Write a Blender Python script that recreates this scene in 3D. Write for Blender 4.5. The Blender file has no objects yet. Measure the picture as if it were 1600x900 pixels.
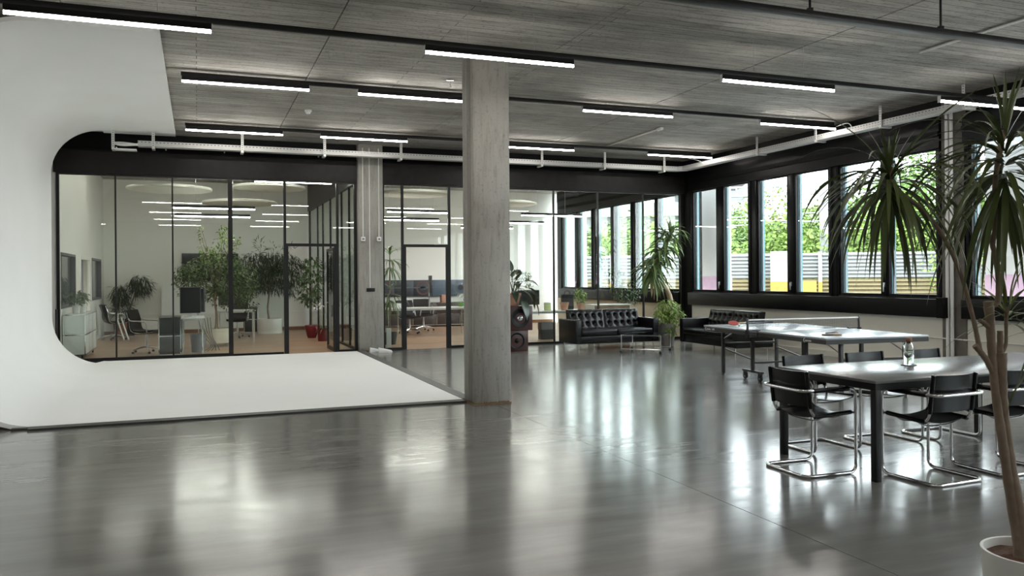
import bpy, math, random
from math import pi, sin, cos, radians as rad
from mathutils import Vector, Matrix, noise
random.seed(7)
S = bpy.context.scene
COL = S.collection

# ------------------------------------------------------------------ camera
cam = bpy.data.cameras.new('camera'); co = bpy.data.objects.new('camera', cam); COL.objects.link(co)
cam.sensor_width = 36; cam.lens = 36 * 1272 / 1600; cam.shift_y = -18 / 1600
cam.clip_start = 0.05; cam.clip_end = 600
co.matrix_world = Matrix.Translation((0, 0, 1.53)) @ Matrix.Rotation(rad(-21.1), 4, 'Z') @ Matrix.Rotation(rad(90), 4, 'X') @ Matrix.Rotation(-0.0074, 4, 'Z')
S.camera = co
# ------------------------------------------------------------------ sky (even bright overcast) and exposure
W = bpy.data.worlds.new('overcast'); S.world = W; W.use_nodes = True
bg = W.node_tree.nodes['Background']; bg.inputs[0].default_value = (0.88, 0.95, 1.0, 1); bg.inputs[1].default_value = 4.6
S.view_settings.view_transform = 'Standard'; S.view_settings.look = 'None'; S.view_settings.gamma = 1
S.view_settings.exposure = 1.28
LAMP = 21.0
S.cycles.max_bounces = 10; S.cycles.diffuse_bounces = 5; S.cycles.glossy_bounces = 5
S.cycles.transparent_max_bounces = 32; S.cycles.transmission_bounces = 8
S.cycles.caustics_reflective = False; S.cycles.caustics_refractive = False
S.cycles.sample_clamp_indirect = 4.0

# ------------------------------------------------------------------ materials
MATS = {}
def nodes(name):
    m = bpy.data.materials.new(name); m.use_nodes = True; MATS[name] = m
    return m, m.node_tree.nodes, m.node_tree.links, m.node_tree.nodes['Principled BSDF']
def mat(name, col, rough=0.5, metal=0.0, spec=0.5, var=0.12, scale=8.0, bump=0.0, bscale=60.0, coat=0, sub=0):
    m, n, l, p = nodes(name)
    tc = n.new('ShaderNodeTexCoord')
    nz = n.new('ShaderNodeTexNoise'); nz.inputs['Scale'].default_value = scale; nz.inputs['Detail'].default_value = 4
    l.new(tc.outputs['Object'], nz.inputs['Vector'])
    mx = n.new('ShaderNodeMix'); mx.data_type = 'RGBA'
    l.new(nz.outputs['Fac'], mx.inputs[0])
    mx.inputs[6].default_value = (*[c * (1 - var) for c in col], 1); mx.inputs[7].default_value = (*[min(1, c * (1 + var)) for c in col], 1)
    l.new(mx.outputs[2], p.inputs['Base Color'])
    p.inputs['Roughness'].default_value = rough; p.inputs['Metallic'].default_value = metal
    p.inputs['Specular IOR Level'].default_value = spec; p.inputs['Coat Weight'].default_value = coat
    if bump:
        b = n.new('ShaderNodeBump'); b.inputs['Strength'].default_value = bump; b.inputs['Distance'].default_value = 0.004
        n2 = n.new('ShaderNodeTexNoise'); n2.inputs['Scale'].default_value = bscale; n2.inputs['Detail'].default_value = 5
        l.new(tc.outputs['Object'], n2.inputs['Vector']); l.new(n2.outputs['Fac'], b.inputs['Height']); l.new(b.outputs[0], p.inputs['Normal'])
    return m
def emit(name, col, st):
    m, n, l, p = nodes(name)
    p.inputs['Base Color'].default_value = (*col, 1); p.inputs['Emission Color'].default_value = (*col, 1); p.inputs['Emission Strength'].default_value = st
    return m
def glassmat(name, tint, refl=1.45, rough=0.0):
    m, n, l, p = nodes(name); n.remove(p)
    t = n.new('ShaderNodeBsdfTransparent'); t.inputs[0].default_value = (*tint, 1)
    g = n.new('ShaderNodeBsdfGlossy'); g.inputs['Roughness'].default_value = rough
    f = n.new('ShaderNodeFresnel'); ge = n.new('ShaderNodeNewGeometry'); mr = n.new('ShaderNodeMapRange')   # thin pane: same reflectance seen from either face
    l.new(ge.outputs['Backfacing'], mr.inputs[0]); mr.inputs[3].default_value = refl; mr.inputs[4].default_value = 1 / refl; l.new(mr.outputs[0], f.inputs['IOR'])
    mx = n.new('ShaderNodeMixShader'); l.new(f.outputs[0], mx.inputs[0]); l.new(t.outputs[0], mx.inputs[1]); l.new(g.outputs[0], mx.inputs[2])
    l.new(mx.outputs[0], n['Material Output'].inputs[0])
    return m
def ramp(n, pts):
    r = n.new('ShaderNodeValToRGB'); e = r.color_ramp.elements
    while len(e) < len(pts): e.new(0.5)
    for i, (x, c) in enumerate(pts): e[i].position = x; e[i].color = (*c, 1) if len(c) == 3 else c
    return r
def math2(n, l, op, a, b=None):
    m = n.new('ShaderNodeMath'); m.operation = op
    for i, v in enumerate((a, b)):
        if v is None: continue
        if isinstance(v, (int, float)): m.inputs[i].default_value = v
        else: l.new(v, m.inputs[i])
    return m.outputs[0]
def board_concrete(name, base, rot=(0, 0, 0), bw=4.2, bh=0.16, dark=0.55, k=1.0, pit=0.6, stain=0.55):
    m, n, l, p = nodes(name)
    tc = n.new('ShaderNodeTexCoord'); mp = n.new('ShaderNodeMapping'); mp.inputs['Rotation'].default_value = rot
    l.new(tc.outputs['Object'], mp.inputs[0])
    br = n.new('ShaderNodeTexBrick'); br.inputs['Scale'].default_value = 1; br.inputs['Brick Width'].default_value = bw; br.inputs['Row Height'].default_value = bh
    br.inputs['Mortar Size'].default_value = 0.0065; br.inputs['Mortar Smooth'].default_value = 0.5; br.offset = 0.37
    br.inputs['Color1'].default_value = (*[c * 0.80 for c in base], 1); br.inputs['Color2'].default_value = (*[c * 1.16 for c in base], 1)
    br.inputs['Mortar'].default_value = (*[c * dark for c in base], 1)
    l.new(mp.outputs[0], br.inputs[0])
    st = n.new('ShaderNodeMapping'); st.inputs['Scale'].default_value = (1.1, 9, 9); l.new(mp.outputs[0], st.inputs[0])
    n1 = n.new('ShaderNodeTexNoise'); n1.inputs['Scale'].default_value = 1.8 * k; n1.inputs['Detail'].default_value = 8; n1.inputs['Roughness'].default_value = 0.65; l.new(st.outputs[0], n1.inputs[0])
    n2 = n.new('ShaderNodeTexNoise'); n2.inputs['Scale'].default_value = 0.9 * k; n2.inputs['Detail'].default_value = 6; l.new(mp.outputs[0], n2.inputs[0])
    n3 = n.new('ShaderNodeTexNoise'); n3.inputs['Scale'].default_value = 28; n3.inputs['Detail'].default_value = 3; l.new(mp.outputs[0], n3.inputs[0])
    r1 = ramp(n, [(0.28, (stain, stain * .98, stain * .96)), (0.5, (1, 1, 1)), (0.75, (1.0, 1.0, 1.0))]); l.new(n1.outputs[0], r1.inputs[0])
    r2 = ramp(n, [(0.3, (0.72, 0.71, 0.70)), (0.62, (1, 1, 1))]); l.new(n2.outputs[0], r2.inputs[0])
    r3 = ramp(n, [(0.30, (pit, pit, pit)), (0.42, (1, 1, 1))]); l.new(n3.outputs[0], r3.inputs[0])
    c = br.outputs[0]
    for r in (r1, r2, r3):
        mx = n.new('ShaderNodeMix'); mx.data_type = 'RGBA'; mx.blend_type = 'MULTIPLY'; mx.inputs[0].default_value = 1
        l.new(c, mx.inputs[6]); l.new(r.outputs[0], mx.inputs[7]); c = mx.outputs[2]
    l.new(c, p.inputs['Base Color']); p.inputs['Roughness'].default_value = 0.8; p.inputs['Specular IOR Level'].default_value = 0.3
    h = math2(n, l, 'ADD', math2(n, l, 'MULTIPLY', br.outputs['Fac'], -0.8), math2(n, l, 'MULTIPLY', n1.outputs[0], 0.8))
    b = n.new('ShaderNodeBump'); b.inputs['Strength'].default_value = 0.6; b.inputs['Distance'].default_value = 0.008; l.new(h, b.inputs['Height']); l.new(b.outputs[0], p.inputs['Normal'])
    return m
board_concrete('ceiling_concrete', (0.43, 0.41, 0.375), bh=0.14, dark=0.38, stain=0.42, k=1.3)
board_concrete('column_concrete', (0.40, 0.385, 0.35), rot=(0, rad(90), 0), bw=30, bh=0.115, dark=0.6, k=1.2, pit=0.8, stain=0.72)
def floor_mat():
    m, n, l, p = nodes('polished_concrete')
    tc = n.new('ShaderNodeTexCoord'); mp = n.new('ShaderNodeMapping'); mp.inputs['Scale'].default_value = (0.5, 3.2, 1); mp.inputs['Rotation'].default_value = (0, 0, rad(4))
    l.new(tc.outputs['Object'], mp.inputs[0])
    a = n.new('ShaderNodeTexNoise'); a.inputs['Scale'].default_value = 1.6; a.inputs['Detail'].default_value = 10; a.inputs['Roughness'].default_value = 0.62; l.new(mp.outputs[0], a.inputs[0])
    b = n.new('ShaderNodeTexNoise'); b.inputs['Scale'].default_value = 0.55; b.inputs['Detail'].default_value = 5; l.new(tc.outputs['Object'], b.inputs[0])
    ra = ramp(n, [(0.25, (0.150, 0.147, 0.141)), (0.5, (0.182, 0.179, 0.173)), (0.75, (0.220, 0.217, 0.209))]); l.new(a.outputs[0], ra.inputs[0])
    rb = ramp(n, [(0.3, (0.85, 0.85, 0.84)), (0.7, (1.15, 1.15, 1.12))]); l.new(b.outputs[0], rb.inputs[0])
    mx = n.new('ShaderNodeMix'); mx.data_type = 'RGBA'; mx.blend_type = 'MULTIPLY'; mx.inputs[0].default_value = 1
    l.new(ra.outputs[0], mx.inputs[6]); l.new(rb.outputs[0], mx.inputs[7]); l.new(mx.outputs[2], p.inputs['Base Color'])
    rr = ramp(n, [(0.3, (0.13, 0.13, 0.13)), (0.7, (0.21, 0.21, 0.21))]); l.new(a.outputs[0], rr.inputs[0]); l.new(rr.outputs[0], p.inputs['Roughness'])
    p.inputs['Specular IOR Level'].default_value = 0.75
    s = n.new('ShaderNodeMapping'); s.inputs['Scale'].default_value = (0.9, 5, 1); l.new(tc.outputs['Object'], s.inputs[0])
    c = n.new('ShaderNodeTexNoise'); c.inputs['Scale'].default_value = 3.0; c.inputs['Detail'].default_value = 6; l.new(s.outputs[0], c.inputs[0])
    bp = n.new('ShaderNodeBump'); bp.inputs['Strength'].default_value = 0.22; bp.inputs['Distance'].default_value = 0.003; l.new(c.outputs[0], bp.inputs['Height']); l.new(bp.outputs[0], p.inputs['Normal'])
floor_mat()
def wood_floor():
    m, n, l, p = nodes('office_wood')
    tc = n.new('ShaderNodeTexCoord')
    br = n.new('ShaderNodeTexBrick'); br.inputs['Scale'].default_value = 1; br.inputs['Brick Width'].default_value = 1.7; br.inputs['Row Height'].default_value = 0.14
    br.inputs['Mortar Size'].default_value = 0.003; br.inputs['Color1'].default_value = (0.33, 0.20, 0.12, 1); br.inputs['Color2'].default_value = (0.44, 0.29, 0.18, 1); br.inputs['Mortar'].default_value = (0.12, 0.07, 0.04, 1)
    l.new(tc.outputs['Object'], br.inputs[0])
    mp = n.new('ShaderNodeMapping'); mp.inputs['Scale'].default_value = (1, 14, 1); l.new(tc.outputs['Object'], mp.inputs[0])
    nz = n.new('ShaderNodeTexNoise'); nz.inputs['Scale'].default_value = 3; nz.inputs['Detail'].default_value = 6; l.new(mp.outputs[0], nz.inputs[0])
    r = ramp(n, [(0.3, (0.8, 0.8, 0.8)), (0.7, (1.15, 1.15, 1.15))]); l.new(nz.outputs[0], r.inputs[0])
    mx = n.new('ShaderNodeMix'); mx.data_type = 'RGBA'; mx.blend_type = 'MULTIPLY'; mx.inputs[0].default_value = 1
    l.new(br.outputs[0], mx.inputs[6]); l.new(r.outputs[0], mx.inputs[7]); l.new(mx.outputs[2], p.inputs['Base Color']); p.inputs['Roughness'].default_value = 0.38
wood_floor()
def perforated():
    m, n, l, p = nodes('perforated_steel')
    tc = n.new('ShaderNodeTexCoord'); sx = n.new('ShaderNodeSeparateXYZ'); l.new(tc.outputs['Object'], sx.inputs[0])
    al = math2(n, l, 'ADD', sx.outputs[0], sx.outputs[1])
    a = math2(n, l, 'LESS_THAN', math2(n, l, 'FRACT', math2(n, l, 'MULTIPLY', al, 16.0)), 0.5)
    z = math2(n, l, 'FRACT', math2(n, l, 'MULTIPLY', sx.outputs[2], 25.0))
    b = math2(n, l, 'MULTIPLY', math2(n, l, 'GREATER_THAN', z, 0.38), math2(n, l, 'LESS_THAN', z, 0.66))
    hole = math2(n, l, 'MULTIPLY', a, b)
    p.inputs['Base Color'].default_value = (0.55, 0.55, 0.54, 1); p.inputs['Metallic'].default_value = 0.35; p.inputs['Roughness'].default_value = 0.45
    al2 = math2(n, l, 'SUBTRACT', 1.0, hole); l.new(al2, p.inputs['Alpha'])
perforated()
mat('cyc_white', (0.92, 0.925, 0.91), 0.75, var=0.03, scale=1.2, spec=0.2)
mat('wall_cream', (0.82, 0.79, 0.71), 0.85, var=0.03, scale=2, spec=0.2)
mat('wall_white', (0.84, 0.83, 0.78), 0.85, var=0.02, scale=2, spec=0.2)
mat('wall_grey', (0.30, 0.29, 0.27), 0.85, var=0.1, scale=2, spec=0.2)
mat('wall_tan', (0.66, 0.60, 0.50), 0.85, var=0.03, scale=2, spec=0.2)
mat('black_panel', (0.005, 0.005, 0.005), 0.5, var=0.5, scale=6, spec=0.12)
mat('dark_header', (0.013, 0.011, 0.010), 0.40, var=0.7, scale=7, spec=0.22)
mat('black_metal', (0.010, 0.010, 0.011), 0.38, metal=0.0, spec=0.3)
mat('strip_grey', (0.10, 0.10, 0.10), 0.5, var=0.25, scale=20)
mat('strip_black', (0.035, 0.035, 0.035), 0.5, var=0.4, scale=20)
mat('window_black', (0.005, 0.005, 0.006), 0.35, spec=0.2)
mat('teal_rail', (0.075, 0.18, 0.20), 0.4, metal=0.3)
mat('alu', (0.62, 0.63, 0.64), 0.3, metal=0.9, var=0.05)
mat('chrome', (0.78, 0.79, 0.80), 0.10, metal=1.0, var=0.02)
mat('white_paint', (0.78, 0.78, 0.76), 0.45, var=0.03)
mat('galvanised', (0.66, 0.66, 0.64), 0.45, metal=0.4, var=0.1, scale=30)
mat('black_leather', (0.004, 0.004, 0.005), 0.27, spec=0.4, bump=0.25, bscale=180, var=0.3)
mat('chair_leather', (0.004, 0.004, 0.005), 0.25, spec=0.3, bump=0.15, bscale=160, var=0.3)
mat('brown_leather', (0.014, 0.011, 0.010), 0.45, spec=0.3)
mat('grey_mesh', (0.22, 0.23, 0.26), 0.6)
mat('table_dark', (0.15, 0.148, 0.145), 0.22, spec=0.9, var=0.12, scale=5, bump=0.05, bscale=30)
mat('pingpong_top', (0.36, 0.40, 0.44), 0.24, spec=0.8, var=0.04)
mat('pingpong_steel', (0.05, 0.05, 0.05), 0.4, metal=0.2)
m_, n_, l_, p_ = nodes('net_mesh'); p_.inputs['Base Color'].default_value = (.03, .03, .04, 1)
tc_ = n_.new('ShaderNodeTexCoord'); sx_ = n_.new('ShaderNodeSeparateXYZ'); l_.new(tc_.outputs['Object'], sx_.inputs[0])
q1 = math2(n_, l_, 'LESS_THAN', math2(n_, l_, 'FRACT', math2(n_, l_, 'MULTIPLY', sx_.outputs[0], 60)), .22); q2 = math2(n_, l_, 'LESS_THAN', math2(n_, l_, 'FRACT', math2(n_, l_, 'MULTIPLY', sx_.outputs[2], 60)), .22)
l_.new(math2(n_, l_, 'MAXIMUM', q1, q2), p_.inputs['Alpha'])
mat('white_line', (0.85, 0.86, 0.86), 0.5, var=0.01)
mat('rubber', (0.02, 0.02, 0.02), 0.6)
mat('red_rubber', (0.45, 0.06, 0.05), 0.5)
mat('bat_wood', (0.45, 0.28, 0.15), 0.5)
mat('speaker_wood', (0.05, 0.014, 0.012), 0.35, var=0.35, scale=14)
mat('speaker_cone', (0.006, 0.006, 0.007), 0.35, spec=0.25)
mat('terracotta', (0.50, 0.27, 0.19), 0.8, var=0.15)
mat('pot_white', (0.74, 0.74, 0.70), 0.5, var=0.04)
mat('pot_ivory', (0.74, 0.71, 0.60), 0.5, var=0.04)
mat('pot_grey', (0.30, 0.29, 0.27), 0.7, var=0.12)
mat('pot_red', (0.13, 0.006, 0.012), 0.25, spec=0.6)
mat('pot_black', (0.03, 0.032, 0.035), 0.5)
mat('bark_chips', (0.10, 0.05, 0.03), 0.95, var=0.6, scale=60, bump=1.0, bscale=70)
mat('trunk', (0.215, 0.165, 0.118), 0.85, var=0.3, scale=22, bump=0.7, bscale=45)
mat('trunk_pale', (0.38, 0.29, 0.20), 0.85, var=0.25, scale=16, bump=0.6, bscale=40)
mat('leaf_dracaena', (0.080, 0.108, 0.030), 0.42, var=0.35, scale=6, spec=0.5)
mat('leaf_yellow', (0.17, 0.20, 0.045), 0.45, var=0.3, scale=6)
mat('leaf_yucca', (0.115, 0.185, 0.055), 0.42, var=0.35, scale=6)
mat('leaf_dry', (0.42, 0.31, 0.17), 0.8, var=0.3)
mat('leaf_dark', (0.020, 0.042, 0.016), 0.5, var=0.4, scale=10)
mat('leaf_ficus', (0.062, 0.105, 0.025), 0.5, var=0.5, scale=5)
mat('leaf_fresh', (0.20, 0.30, 0.06), 0.5, var=0.3, scale=6)
mat('leaf_philo', (0.030, 0.055, 0.028), 0.32, var=0.4, scale=12)
mat('leaf_silver', (0.22, 0.30, 0.20), 0.6, var=0.2)
mat('leaf_tree', (0.075, 0.15, 0.018), 0.6, var=0.35, scale=1.4)
mat('leaf_tree_pale', (0.13, 0.21, 0.03), 0.6, var=0.3, scale=1.4)
mat('usm_white', (0.70, 0.72, 0.70), 0.4, var=0.02)
mat('usm_black', (0.035, 0.036, 0.04), 0.35)
mat('usm_brown', (0.05, 0.035, 0.03), 0.4)
mat('desk_white', (0.72, 0.71, 0.68), 0.35, var=0.02)
mat('screen_black', (0.012, 0.013, 0.017), 0.15, spec=0.6)
mat('plastic_dark', (0.05, 0.055, 0.06), 0.4)
mat('plastic_clear_blue', (0.35, 0.50, 0.55), 0.2)
mat('cork', (0.30, 0.14, 0.07), 0.85, var=0.3, scale=80)
mat('fence_white', (0.20, 0.205, 0.20), 0.6, var=0.06)
mat('fence_yellow', (0.27, 0.17, 0.025), 0.6, var=0.12)
mat('fence_tan', (0.15, 0.12, 0.06), 0.7, var=0.15)
mat('outdoor_white', (0.32, 0.32, 0.32), 0.7, var=0.08, scale=2)
mat('outdoor_grey', (0.17, 0.17, 0.18), 0.8, var=0.12)
mat('leaf_mid', (0.06, 0.105, 0.035), 0.5, var=0.4, scale=10)
mat('facade_dark', (0.12, 0.14, 0.17), 0.3)
mat('roof_pink', (0.22, 0.17, 0.15), 0.8)
mat('asphalt', (0.30, 0.30, 0.29), 0.9, var=0.15, scale=1)
mat('grass', (0.08, 0.14, 0.025), 0.9, var=0.35, scale=3)
mat('facade_white', (0.86, 0.86, 0.86), 0.7, var=0.05)
mat('pink_paint', (0.82, 0.58, 0.76), 0.8)
mat('photo_dark', (0.035, 0.042, 0.05), 0.35, var=0.3, scale=3)
mat('photo_blue', (0.09, 0.13, 0.17), 0.35, var=0.3, scale=3)
mat('photo_ring', (0.11, 0.05, 0.05), 0.5)
mat('photo_bar', (0.13, 0.14, 0.15), 0.4)
mat('rust', (0.20, 0.13, 0.07), 0.9, var=0.4, scale=30)
mat('felt_disc', (0.72, 0.71, 0.64), 0.9, var=0.02)
mat('paper', (0.82, 0.82, 0.80), 0.7, var=0.01)
mat('bag_black', (0.02, 0.02, 0.025), 0.6)
mat('wood_brown', (0.22, 0.11, 0.06), 0.5, var=0.25, scale=8)
mat('green_plastic', (0.15, 0.45, 0.18), 0.5)
mat('yellow_green', (0.60, 0.68, 0.35), 0.5)
mat('grey_felt', (0.22, 0.23, 0.25), 0.8)
mat('concrete_dark', (0.16, 0.145, 0.125), 0.85, var=0.35, scale=6)
emit('lamp_glow', (1.0, 0.96, 0.90), LAMP)
glassmat('clear_glass', (0.93, 0.96, 0.94), 1.50)
glassmat('window_glass', (0.95, 0.97, 0.96), 1.40)
glassmat('table_glass', (0.30, 0.42, 0.39), 3.6)
def realglass(name, col, ior):
    m, n, l, p = nodes(name); p.inputs['Base Color'].default_value = (*col, 1); p.inputs['Transmission Weight'].default_value = 1; p.inputs['Roughness'].default_value = 0.0; p.inputs['IOR'].default_value = ior
realglass('bottle_glass', (0.96, 0.98, 0.98), 1.45); realglass('water', (0.95, 0.98, 1), 1.33)

# ------------------------------------------------------------------ mesh builder
class MB:
    def __init__(s): s.v = []; s.f = []
    def add(s, vs, fs):
        o = len(s.v); s.v += [tuple(v) for v in vs]; s.f += [tuple(i + o for i in f) for f in fs]; return s
    def box(s, x0, x1, y0, y1, z0, z1):
        v = [(x0, y0, z0), (x1, y0, z0), (x1, y1, z0), (x0, y1, z0), (x0, y0, z1), (x1, y0, z1), (x1, y1, z1), (x0, y1, z1)]
        return s.add(v, [(0, 3, 2, 1), (4, 5, 6, 7), (0, 1, 5, 4), (1, 2, 6, 5), (2, 3, 7, 6), (3, 0, 4, 7)])
    def tbox(s, M, sx, sy, sz):
        o = len(s.v); s.box(-sx / 2, sx / 2, -sy / 2, sy / 2, -sz / 2, sz / 2)
        for i in range(o, len(s.v)): s.v[i] = tuple(M @ Vector(s.v[i]))
        return s
    def tube(s, pts, r, n=8, closed=False, cap=True):
        pts = [Vector(p) for p in pts]; N = len(pts); rs = r if isinstance(r, (list, tuple)) else [r] * N
        t0 = (pts[1] - pts[0]).normalized(); up = Vector((0, 0, 1)) if abs(t0.z) < 0.9 else Vector((1, 0, 0))
        u = t0.cross(up).normalized(); vs = []
        for i, p in enumerate(pts):
            if closed: t = (pts[(i + 1) % N] - pts[i - 1]).normalized()
            elif i == 0: t = t0
            elif i == N - 1: t = (pts[-1] - pts[-2]).normalized()
            else: t = (pts[i + 1] - pts[i - 1]).normalized()
            u = (u - t * u.dot(t)).normalized(); w = t.cross(u)
            for k in range(n):
                a = 2 * pi * k / n; vs.append(p + (u * cos(a) + w * sin(a)) * rs[i])
        fs = []
        for i in range(N if closed else N - 1):
            j = (i + 1) % N
            for k in range(n): fs.append((i * n + k, i * n + (k + 1) % n, j * n + (k + 1) % n, j * n + k))
        if not closed and cap: fs += [tuple(range(n - 1, -1, -1)), tuple((N - 1) * n + k for k in range(n))]
        return s.add(vs, fs)
    def cyl(s, p0, p1, r0, r1=None, n=16): return s.tube([p0, p1], [r0, r0 if r1 is None else r1], n)
    def lathe(s, prof, c=(0, 0, 0), n=28, ax='z'):
        vs = []; fs = []
        for r, z in prof:
            for k in range(n):
                a = 2 * pi * k / n; q = (r * cos(a), r * sin(a), z)
                if ax == 'x': q = (z, r * cos(a), r * sin(a))
                if ax == 'y': q = (r * cos(a), z, r * sin(a))
                vs.append((c[0] + q[0], c[1] + q[1], c[2] + q[2]))
        for i in range(len(prof) - 1):
            for k in range(n): fs.append((i * n + k, i * n + (k + 1) % n, (i + 1) * n + (k + 1) % n, (i + 1) * n + k))
        return s.add(vs, fs)
    def sheet(s, fn, nu, nv, th=0.0):
        vs = [Vector(fn(i / nu, j / nv)) for j in range(nv + 1) for i in range(nu + 1)]; w = nu + 1
        fs = [(j * w + i, j * w + i + 1, (j + 1) * w + i + 1, (j + 1) * w + i) for j in range(nv) for i in range(nu)]
        if th:
            nr = [Vector() for _ in vs]
            for f in fs:
                q = (vs[f[1]] - vs[f[0]]).cross(vs[f[3]] - vs[f[0]])
                for i in f: nr[i] += q
            o = len(vs); vs = vs + [v - nn.normalized() * th for v, nn in zip(vs, nr)]
            b = [tuple(i + o for i in reversed(f)) for f in fs]
            rim = [i for i in range(nu)] ; E = []
            E += [(i, i + 1) for i in range(nu)]; E += [(nu + j * w, nu + (j + 1) * w) for j in range(nv)]
            E += [(nv * w + i + 1, nv * w + i) for i in range(nu)]; E += [((j + 1) * w, j * w) for j in range(nv)]
            fs = fs + b + [(a, a + o, c + o, c) for a, c in E]
        return s.add(vs, fs)
    def prism(s, poly, a0, a1, ax='y'):   # poly of (x,z), extruded along y
        n = len(poly); vs = []
        for a in (a0, a1):
            for p, q in poly: vs.append((p, a, q) if ax == 'y' else ((a, p, q) if ax == 'x' else (p, q, a)))
        fs = [(i, (i + 1) % n, n + (i + 1) % n, n + i) for i in range(n)] + [tuple(range(n))[::-1], tuple(range(n, 2 * n))]
        return s.add(vs, fs)
    def mesh(s, name, m, smooth=False):
        me = bpy.data.meshes.new(name); me.from_pydata(s.v, [], s.f); me.validate()
        me.materials.append(MATS[m] if isinstance(m, str) else m)
        if smooth:
            me.polygons.foreach_set('use_smooth', [True] * len(me.polygons))
            try: me.set_sharp_from_angle(angle=rad(40))
            except Exception: pass
        return me
    def build(s, name, m, parent=None, smooth=False, bevel=0, seg=2, label=None, kind=None):
        me = s.mesh(name, m, smooth or bevel > 0)
        if True:
            import bmesh
            bm = bmesh.new(); bm.from_mesh(me); bmesh.ops.recalc_face_normals(bm, faces=bm.faces)
            if bevel:
                es = [e for e in bm.edges if len(e.link_faces) == 2 and e.calc_face_angle(0) > rad(30)]
                bmesh.ops.bevel(bm, geom=es, offset=bevel, segments=seg, affect='EDGES', profile=0.5, clamp_overlap=True)
            bm.to_mesh(me); bm.free()
            if bevel:
                me.polygons.foreach_set('use_smooth', [True] * len(me.polygons))
                try: me.set_sharp_from_angle(angle=rad(50))
                except Exception: pass
        return link(name, me, parent, label=label, kind=kind)
def link(name, me, parent=None, loc=None, rot=None, label=None, kind=None, scale=None):
    o = bpy.data.objects.new(name, me); COL.objects.link(o)
    if parent: o.parent = parent
    if loc is not None: o.location = loc
    if rot is not None: o.rotation_euler = rot
    if scale is not None: o.scale = (scale,) * 3 if isinstance(scale, (int, float)) else scale
    if label: o['label'] = label
    if kind: o['kind'] = kind
    return o
def tag(o, label, cat, group=None, kind=None):
    o['label'] = label; o['category'] = cat
    if group: o['group'] = group
    if kind: o['kind'] = kind
    return o
def thing(name, label, cat, loc=(0, 0, 0), rz=0, group=None):
    o = bpy.data.objects.new(name, None); COL.objects.link(o); o.empty_display_size = 0.1
    o.location = loc; o.rotation_euler = (0, 0, rz); return tag(o, label, cat, group)
def struct(name, loc=(0, 0, 0)):
    o = bpy.data.objects.new(name, None); COL.objects.link(o); o.location = loc; o['kind'] = 'structure'; return o
def copy_tree(o, parent=None):
    c = o.copy(); COL.objects.link(c); c.parent = parent
    for ch in list(o.children): copy_tree(ch, c)
    return c
def dup(o, loc, rz, label, group=None):
    c = copy_tree(o); c.location = loc; c.rotation_euler = (0, 0, rz); c['label'] = label
    if group: c['group'] = group
    return c
def fillet(pts, r, n=5, closed=False):
    P = [Vector(p) for p in pts]; out = []; N = len(P)
    for i, p in enumerate(P):
        if not closed and i in (0, N - 1): out.append(p); continue
        a = P[i - 1] - p; b = P[(i + 1) % N] - p; rr = min(r, a.length * 0.49, b.length * 0.49)
        A = p + a.normalized() * rr; B = p + b.normalized() * rr
        for k in range(n + 1):
            t = k / n; out.append(A * (1 - t) ** 2 + p * 2 * t * (1 - t) + B * t * t)
    return out
def smooth_path(pts, n=6):
    P = [Vector(p) for p in pts]; P = [P[0] * 2 - P[1]] + P + [P[-1] * 2 - P[-2]]; out = []
    for i in range(1, len(P) - 2):
        for k in range(n):
            t = k / n; a, b, c, d = P[i - 1:i + 3]
            out.append(0.5 * ((2 * b) + (c - a) * t + (2 * a - 5 * b + 4 * c - d) * t * t + (3 * b - a - 3 * c + d) * t ** 3))
    out.append(P[-2]); return out
def R3(x=0, y=0, z=0): return Matrix.Rotation(z, 4, 'Z') @ Matrix.Rotation(y, 4, 'Y') @ Matrix.Rotation(x, 4, 'X')
def T(x, y, z): return Matrix.Translation((x, y, z))

# ================================================================== ROOM SHELL
ZC = 4.28
fl = struct('floor')
for i, (x0, x1, y0, y1) in enumerate([(-7, 3.297, -5.8, 16.9), (3.303, 11.0, -5.8, 16.9)]):
    MB().box(x0, x1, y0, y1, -0.12, 0).build('concrete_slab', 'polished_concrete', fl)
MB().box(3.297, 3.303, -5.8, 16.9, -0.12, -0.004).build('joint', 'fence_white', fl)
MB().box(-2.4, 11.0, 16.9, 24.9, -0.12, 0.004).build('wood_flooring', 'office_wood', fl)
ce = struct('ceiling')
xs = [-7, -1.25, 1.417, 4.08, 6.85, 9.74, 11.3]
for i in range(len(xs) - 1):
    MB().box(xs[i] + 0.006, xs[i + 1] - 0.006, -6, 16.95, ZC + 0.004 * (i % 2), ZC + 0.2).build('ceiling_slab', 'ceiling_concrete', ce)
MB().box(-7, 11.3, -6, 16.95, ZC + 0.02, ZC + 0.25).build('ceiling_joint_bed', 'concrete_dark', ce)
MB().box(-2.6, 11.3, 16.95, 25, ZC, ZC + 0.25).build('office_ceiling', 'ceiling_concrete', ce)
wr = struct('wall_rear')
MB().box(-7.2, 11.3, -6.0, -5.8, 0, ZC + .2).build('wall_panel', 'wall_grey', wr)
w = struct('wall_left'); MB().box(-7.2, -7, -6, 16.9, 0, ZC + .2).build('wall_panel', 'wall_grey', w)
MB().box(-7.2, -2.55, 16.9, 17.1, 0, ZC + .2).build('wall_panel', 'wall_grey', w)
wb = struct('wall_back'); MB().box(-2.6, 11.3, 24.8, 25.0, 0, ZC).build('wall_panel', 'wall_white', wb)
MB().box(-2.4, 11.0, 24.765, 24.8, 0.0, 0.10).build('skirting', 'wood_brown', wb)
MB().box(-2.4, 3.0, 24.77, 24.8, 0.50, 0.56).build('cable_trunking', 'wall_white', wb)
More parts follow.
